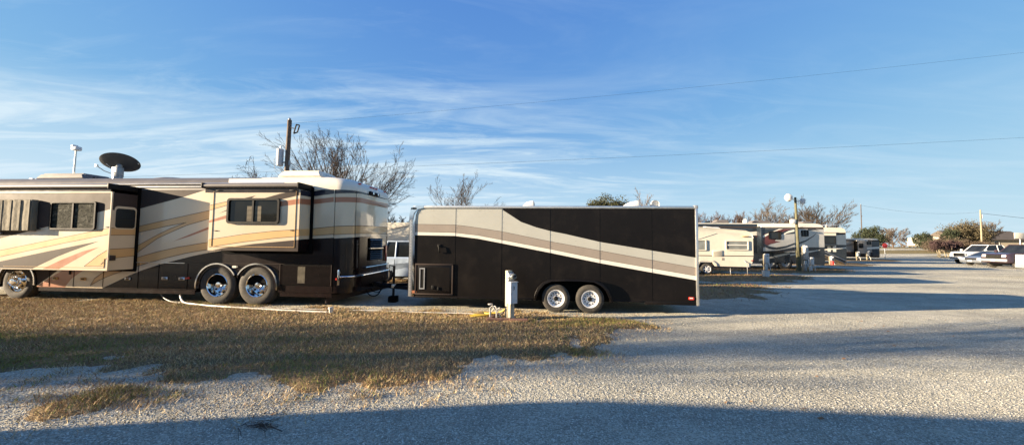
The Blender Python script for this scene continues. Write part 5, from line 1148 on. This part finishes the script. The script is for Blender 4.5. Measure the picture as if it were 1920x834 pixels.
# blades
rs=np.random.RandomState(5)
def blades(name,polys,dens,h,wd,mats,label,far=0,fringe=.25,seed=0,lean=1.):
    V=[];MI=[];
    for poly in polys:
        x0=min(p[0] for p in poly)-.6; x1=max(p[0] for p in poly)+.6; y0=min(p[1] for p in poly)-.6; y1=max(p[1] for p in poly)+.6
        nn=int((x1-x0)*(y1-y0)*dens); X=rs.uniform(x0,x1,nn); Y=rs.uniform(y0,y1,nn)
        for x,y in zip(X,Y):
            if abs(x)>y*1.5+1.2: continue
            d=edged((x,y),poly)
            if d<-.6: continue
            ns=noise.fractal(Vector((x*1.1,y*1.1,3.1)),1.,2.,4)*.75+noise.fractal(Vector((x*4,y*4,7.1)),1.,2.,3)*.26
            m=(d+ns)/.42
            if m<rs.uniform(-.45,.6) and not (m>-2.2 and rs.rand()<.06): continue
            cl=noise.noise(Vector((x*2.6,y*2.6,1.)))
            if rs.rand()<.25-cl*.9 and rs.rand()<.8: continue
            gr=noise.noise(Vector((x*.55,y*.55,9.)))+(.18 if (y<6.6 and x<-3.5) else -.22)
            r=rs.rand(); 
            mi=3 if r<.12+max(0,gr)*.9 else (0 if r<.42 else (1 if r<.72 else 2))
            V.append((x,y,mi if m>.15 else (mi%3),cl,.030*max(0.,min(1.,m))))
    V=np.array(V); n=len(V); a=rs.uniform(0,2*PI,n); hh=h*rs.uniform(.4,1.35,n)*(1+.5*V[:,3]); w_=wd*rs.uniform(.6,1.3,n)*(1+far*V[:,1]); ln=rs.uniform(.5,2.6,n)*hh*lean; b_=rs.uniform(0,2*PI,n)
    base=np.stack([V[:,0],V[:,1],V[:,4]],1)
    dx=np.stack([np.cos(a)*w_,np.sin(a)*w_,0*a],1); tip=base+np.stack([np.cos(b_)*ln,np.sin(b_)*ln,hh+.022],1)
    co=np.empty((n,3,3)); co[:,0]=base-dx; co[:,1]=base+dx; co[:,2]=tip
    me=bpy.data.meshes.new(name); me.vertices.add(n*3); me.loops.add(n*3); me.polygons.add(n)
    me.vertices.foreach_set('co',co.ravel()); me.loops.foreach_set('vertex_index',np.arange(n*3)); me.polygons.foreach_set('loop_start',np.arange(n)*3); me.polygons.foreach_set('loop_total',np.full(n,3))
    for k in mats: me.materials.append(M[k])
    me.polygons.foreach_set('material_index',V[:,2].astype(int)); me.update(); me.validate()
    o=bpy.data.objects.new(name,me); C.objects.link(o); tag(o,label,'grass',kind='stuff'); print(name,n); return o
blades('grass',[LAWN],2300,.024,.0042,['straw','straw2','brownblade','greenblade'],'short dry winter grass of the front lawn, straw and brown with green tufts')
blades('grass',[PATCH,P2_]+TUFT,1700,.026,.0038,['straw','straw2','brownblade','greenblade'],'small tufts of grass growing in the gravel at the lower left')
blades('grass',[S2_,S3_,S4_],120,.035,.010,['brownblade','brownblade','brownblade','greenblade'],'dark grass strips between the parking bays up the lane')
def litter(name,n,area,size,mats,label,cat,inlawn=None,th=.35,zoff=.02,fn=None):
    b=B()
    for i in range(n):
        while 1:
            x=rs.uniform(area[0],area[1]); y=rs.uniform(area[2],area[3])
            if abs(x)>y*1.5+1: continue
            if fn and not fn(x,y): continue
            break
        s=size*rs.uniform(.5,1.4); a=rs.uniform(0,2*PI); z=zoff+rs.uniform(0,.015)
        c=Vector((x,y,z)); u=Vector((math.cos(a),math.sin(a),rs.uniform(-.4,.5)))*s; v=Vector((-math.sin(a),math.cos(a),rs.uniform(-.3,.6)))*s*.6
        b.add([c-u,c-v*.8+Vector((0,0,s*th)),c+u,c+v],[[0,1,2],[0,2,3]],rs.randint(0,len(mats)))
    o=b.obj(name,mats,smooth=False); tag(o,label,cat,kind='stuff'); return o
litter('fallen_leaves',1800,(-13,3,5,10.5),.026,['leaf1','leaf2','leaf3'],'fallen brown leaves lying on the lawn','leaves',fn=lambda x,y: edged((x,y),LAWN)>-.1 and rs.rand()<(.25+.75*(abs(y-8.2)<1.3 and x>-3)))
litter('fallen_leaves',260,(-1.3,1.8,7.6,8.9),.030,['leaf1','leaf2','leaf1'],'thick drift of reddish leaves round the power pedestal','leaves')
litter('fallen_leaves',60,(-6,12,3.6,9),.028,['leaf2','brownblade'],'scattered dark leaves on the gravel lane','leaves',zoff=.004,fn=lambda x,y: edged((x,y),LAWN)<0)
def pebbles(n,s0,s1,pw,zmax):
    y=2.5+(zmax-2.5)*rs.rand(n*2)**pw; x=rs.uniform(-1,1,n*2)*(1.45*y+.8)
    ok=np.array([edged((a_,b_),LAWN)<.12 if (a_<3.6 and b_>4.) else True for a_,b_ in zip(x,y)]); x=x[ok][:n]; y=y[ok][:n]; n=len(x)
    s=s0+(s1-s0)*rs.rand(n)**3; a=rs.uniform(0,2*PI,n); e=rs.uniform(.55,1.,n); hz=rs.uniform(.5,.9,n)
    oc=np.array([(1,0,0),(0,1,0),(-1,0,0),(0,-1,0),(.15,.1,.7),(0,0,-.5)]); fc=np.array([[0,1,4],[1,2,4],[2,3,4],[3,0,4]])
    jit=rs.uniform(.7,1.3,(n,6,1)); P=oc[None]*jit
    X=x[:,None]+(P[:,:,0]*np.cos(a)[:,None]-P[:,:,1]*e[:,None]*np.sin(a)[:,None])*s[:,None]
    Y=y[:,None]+(P[:,:,0]*np.sin(a)[:,None]+P[:,:,1]*e[:,None]*np.cos(a)[:,None])*s[:,None]
    Z=s[:,None]*.12+P[:,:,2]*(s*hz)[:,None]
    co=np.stack([X,Y,Z],2).reshape(-1,3); F=(fc[None]+(np.arange(n)*6)[:,None,None]).reshape(-1)
    me=bpy.data.meshes.new('gravel_stones'); m=n*4; me.vertices.add(n*6); me.loops.add(m*3); me.polygons.add(m)
    me.vertices.foreach_set('co',co.ravel()); me.loops.foreach_set('vertex_index',F); me.polygons.foreach_set('loop_start',np.arange(m)*3); me.polygons.foreach_set('loop_total',np.full(m,3))
    for k in ('stone1','stone2','stone3'): me.materials.append(M[k])
    me.polygons.foreach_set('material_index',np.repeat(rs.choice(3,n,p=[.45,.35,.2]),4)); me.update(); me.validate()
    o=bpy.data.objects.new('gravel_stones',me); C.objects.link(o); tag(o,'loose pale limestone gravel scattered over the lane','gravel',kind='stuff')
pebbles(170000,.004,.013,1.5,9.3)
# dead twig cluster lying on the shaded gravel
tw=B()
rnd=random.Random(3)
for i in range(26):
    a=rnd.gauss(.15,.5); l=rnd.uniform(.08,.28); x=rnd.uniform(-.1,.1); y=rnd.uniform(-.04,.04)
    tw.tube([(x,y,.01),(x+l*.5*math.cos(a),y+l*.5*math.sin(a),.02+rnd.random()*.02),(x+l*math.cos(a),y+l*math.sin(a),.008)],.0022,4)
o=tw.obj('fallen_twigs','bark'); o.location=(-2.37,3.50,0); tag(o,'dark dead twigs lying on the shaded gravel at the bottom','twigs')

# ---------------------------------------------------------------- far buildings and vehicles
hs=empty('farmhouse',(151,112,1.5),-4,'long low house with brown shingle roofs behind the parked vehicles at the right','house')
b=B(); b.box(-16,10,0,9,0,2.7,0); b.box(10,42,2,9,0,2.7,0); b.obj('wall','siding',hs,smooth=False)
b=B(); b.prism([(-1.,2.6),(4.5,5.4),(10,2.6)],'x',-17,4,0); b.prism([(-1.2,2.5),(10,2.5),(6.5,4.6),(2.,4.6)],'x',4,16,0); b.obj('roof','roofing',hs,smooth=False)
b=B(); b.prism([(1.5,2.6),(5.5,3.9),(10,2.6)],'x',16,44,0); b.obj('wing_roof','umber',hs,smooth=False)
bb=empty('billboard',(144.5,106,1.5),0,'blank cream billboard on a post in front of the brown-roofed house','billboard')
b=B(); b.box(-1.7,1.7,0,.15,2.9,4.5,0,.02); b.obj('panel','offwhite',bb); b=B(); b.tube([(0,.2,0),(0,.2,3.2)],.12,8); b.obj('post','greymetal',bb)
for x in (-12,-6,2,20,28): window(hs,x,x+1.5,1.,2.2,-.02 if x<10 else 1.98,r=.05,t=.08,d=.08,frame='white')
b=B(); b.box(5.8,6.8,-.05,0,0,2.1,0); b.obj('door','white',hs)
rv=empty('travel_trailer',(119.5,110,1.52),-30,'small cream caravan in sunlight standing alone in the field, dark shaded side','travel trailer')
b=B(); b.prism([(-.2,.7),(0,.5),(4.3,.5),(4.5,.9),(4.5,2.9),(4.2,3.1),(.2,3.1),(-.1,2.8)],'y',0,7,0,.04); b.obj('body','offwhite',rv,smooth=False)
window(rv,1.2,3.2,1.7,2.5,-.01,r=.08); b=B(); b.box(1.5,2.4,2,2.8,3.1,3.4,0,.05); b.obj('air_conditioner','white',rv)
wheel(rv,-.02+1,-.0+.1,.35,.35,.2,.2); b=B(); b.box(.2,4.2,.2,6.8,.3,.6,0); b.obj('chassis','gasket',rv)
b=B(); b.box(4.45,5.2,1.5,3.5,.8,2.8,0,.02); b.box(5.19,5.23,2.,3.,1.5,2.3,1); b.obj('slide_out',['offwhite','glass'],rv)
coach_far('travel_trailer',(108.2,112,1.5),'long low white camper half hidden by the round grey tree in the distance',L=9,H=2.4,base='white',low='white',wins=[(-6,-4.5,1.4,1.9,None),(-2,-1,1.4,1.9,None)],axles=[(-4,.4)],acs=[(-5,-4,.2,'white')],lowz=.6)['category']='travel trailer'
fn=empty('rail_fence',(70,59.4,0),8,'low wooden rail fence in front of the plum-brown shrubs','fence')
b=B()
b.tube([(0,0,.75),(12,0,.75)],.05,5); b.obj('rail','bark',fn)
for i in range(5): b=B(); b.box(i*3-.06,i*3+.06,-.06,.06,0,.85,0); b.obj('fence_post','bark',fn)
# distant windbreak line so the horizon is not bare
b=B(); rnd=random.Random(8)
V=[];F=[]
for i in range(15000):
    a=rnd.uniform(-1.3,1.25); rr=rnd.uniform(330,480); x=rr*math.sin(a); y=rr*math.cos(a)
    hgt=5.5+3*noise.noise(Vector((x*.02,y*.02,0)))+rnd.gauss(0,.8); z=1.5+hgt*rnd.random()
    s=rnd.uniform(.35,.9); q=Vector((x,y,z)); nn=Vector((rnd.gauss(0,1),rnd.gauss(0,1),rnd.gauss(0,.4))).normalized(); u=nn.orthogonal().normalized()*s; v=nn.cross(u)*.7; k=len(V)
    V+=[tuple(q-u),tuple(q+v),tuple(q+u),tuple(q-v)]; F.append([k,k+1,k+2,k+3])
b.v=V;b.f=F;b.m=[0]*len(F); tag(b.obj('distant_woodland','twigbrown',smooth=False),'far line of brown winter woodland along the horizon','woodland',kind='stuff')

# ---------------------------------------------------------------- sky, sun, camera
w=bpy.data.worlds.new('World'); S.world=w; w.use_nodes=True; nt=w.node_tree; L=nt.links; bg=nt.nodes['Background']
sky=nt.nodes.new('ShaderNodeTexSky'); sky.sky_type='NISHITA'; sky.sun_disc=False; sky.sun_elevation=R(SUN_EL)
# direction to the sun
ta=R(SUN_AZ); D=Vector((-math.cos(ta),-math.sin(ta),0))
sky.sun_rotation=math.atan2(D.x,D.y); sky.altitude=2000; sky.air_density=.6; sky.dust_density=0.; sky.ozone_density=3.
tc=N(nt,'ShaderNodeTexCoord'); sp=N(nt,'ShaderNodeSeparateXYZ'); L.new(tc.outputs['Generated'],sp.inputs[0])
def math_(op,a,b_=None,c=None):
    n=nt.nodes.new('ShaderNodeMath'); n.operation=op
    for i,v in enumerate((a,b_,c)):
        if v is None: continue
        if hasattr(v,'links'): L.new(v,n.inputs[i])
        else: n.inputs[i].default_value=v
    return n.outputs[0]
zz=math_('ADD',math_('MAXIMUM',sp.outputs[2],0.),.10)
cx=math_('DIVIDE',sp.outputs[0],zz); cy=math_('DIVIDE',sp.outputs[1],zz)
cb=N(nt,'ShaderNodeCombineXYZ'); L.new(cx,cb.inputs[0]); L.new(cy,cb.inputs[1])
def cloud(scale,sc,rot,loc,lo,hi,dist=.8,det=9.,rough=.62):
    mp=N(nt,'ShaderNodeMapping'); L.new(cb.outputs[0],mp.inputs[0]); mp.inputs['Scale'].default_value=sc; mp.inputs['Rotation'].default_value=(0,0,R(rot)); mp.inputs['Location'].default_value=loc
    n=N(nt,'ShaderNodeTexNoise',Scale=scale,Detail=det,Roughness=rough,Distortion=dist); L.new(mp.outputs[0],n.inputs['Vector'])
    mr=N(nt,'ShaderNodeMapRange'); L.new(n.outputs['Fac'],mr.inputs[0]); mr.inputs[1].default_value=lo; mr.inputs[2].default_value=hi; return mr.outputs[0]
c1=cloud(.8,(.8,2.4,1),-12,(CX,CY,0),.45,.80,1.1)
c2=cloud(1.6,(.8,2.4,1),-18,(7.2,2.,0),.52,.86,1.,10.,.7)
c3=cloud(.16,(1,1.5,1),10,(1.3,5.2,0),.40,.62,.4,3.)
cm=math_('MULTIPLY',math_('ADD',c1,math_('MULTIPLY',c2,.55)),math_('ADD',math_('MULTIPLY',c3,.75),.24))
# more cloud low in the sky and to the left
lowm=N(nt,'ShaderNodeMapRange'); L.new(sp.outputs[2],lowm.inputs[0]); lowm.inputs[1].default_value=.42; lowm.inputs[2].default_value=.10; lowm.inputs[3].default_value=.10; lowm.inputs[4].default_value=1.
lf=N(nt,'ShaderNodeMapRange'); L.new(sp.outputs[0],lf.inputs[0]); lf.inputs[1].default_value=.65; lf.inputs[2].default_value=-.35; lf.inputs[3].default_value=.35; lf.inputs[4].default_value=1.15
cm=math_('MULTIPLY',math_('MULTIPLY',cm,lowm.outputs[0]),lf.outputs[0]); hz=N(nt,'ShaderNodeMapRange'); L.new(sp.outputs[2],hz.inputs[0]); hz.inputs[1].default_value=.30; hz.inputs[2].default_value=.0; hz.inputs[3].default_value=0.; hz.inputs[4].default_value=.34; cm=math_('ADD',cm,math_('MULTIPLY',hz.outputs[0],lf.outputs[0])); cmn=nt.nodes.new('ShaderNodeMath'); cmn.operation='MULTIPLY'; cmn.use_clamp=True; L.new(cm,cmn.inputs[0]); cmn.inputs[1].default_value=CLOUD
def vm(op,a,b_):
    n=nt.nodes.new('ShaderNodeVectorMath'); n.operation=op
    for i,v in enumerate((a,b_)):
        if hasattr(v,'links'): L.new(v,n.inputs[i])
        else: n.inputs[i].default_value=(v,v,v) if not isinstance(v,tuple) else v
    return n.outputs[0]
skc=vm('DIVIDE',vm('MULTIPLY',sky.outputs[0],(1.06,1.56,4.5)),vm('ADD',vm('MULTIPLY',sky.outputs[0],(.62,.80,2.3)),1.))
col=mixc(nt,cmn.outputs[0],skc,CLOUDCOL)
L.new(col,bg.inputs[0]); bg.inputs[1].default_value=SKYS
sl=bpy.data.lights.new('sun','SUN'); sl.energy=SUNS; sl.angle=R(.5); sl.color=(1.,.80,.56); so=bpy.data.objects.new('sun',sl); C.objects.link(so)
ld=Vector((math.cos(ta)*math.cos(R(SUN_EL)),math.sin(ta)*math.cos(R(SUN_EL)),-math.sin(R(SUN_EL)))); so.rotation_euler=ld.to_track_quat('-Z','Y').to_euler(); so.location=(-30,-5,20)
cd=bpy.data.cameras.new('camera'); co=bpy.data.objects.new('camera',cd); C.objects.link(co); S.camera=co
cd.sensor_width=36; cd.lens=36*700/1920; cd.clip_end=6000; cd.clip_start=.05
pt,rl=R(3.15),R(.57)
fw=Vector((0,math.cos(pt),math.sin(pt))); upv=Vector((0,-math.sin(pt),math.cos(pt))); rt=Vector((1,0,0))
r2=rt*math.cos(rl)+upv*math.sin(rl); u2=upv*math.cos(rl)-rt*math.sin(rl)
co.matrix_world=Matrix(((r2.x,u2.x,-fw.x,0),(r2.y,u2.y,-fw.y,0),(r2.z,u2.z,-fw.z,1.7),(0,0,0,1)))
S.view_settings.view_transform='Standard'; S.view_settings.look='None'; S.view_settings.exposure=EXPO; S.view_settings.gamma=1
S.view_settings.use_curve_mapping=False
S.cycles.use_denoising=True; S.cycles.max_bounces=6

SPLIT={'bumper','latch','drain_hose','tyre_lettering','panel_seam','handle','top_bracket','breakaway_cable','bottom_rail','door_seam'}
for o in list(bpy.data.objects):
    if o.type=='MESH' and o.name.split('.')[0] in SPLIT: split_loose(o)
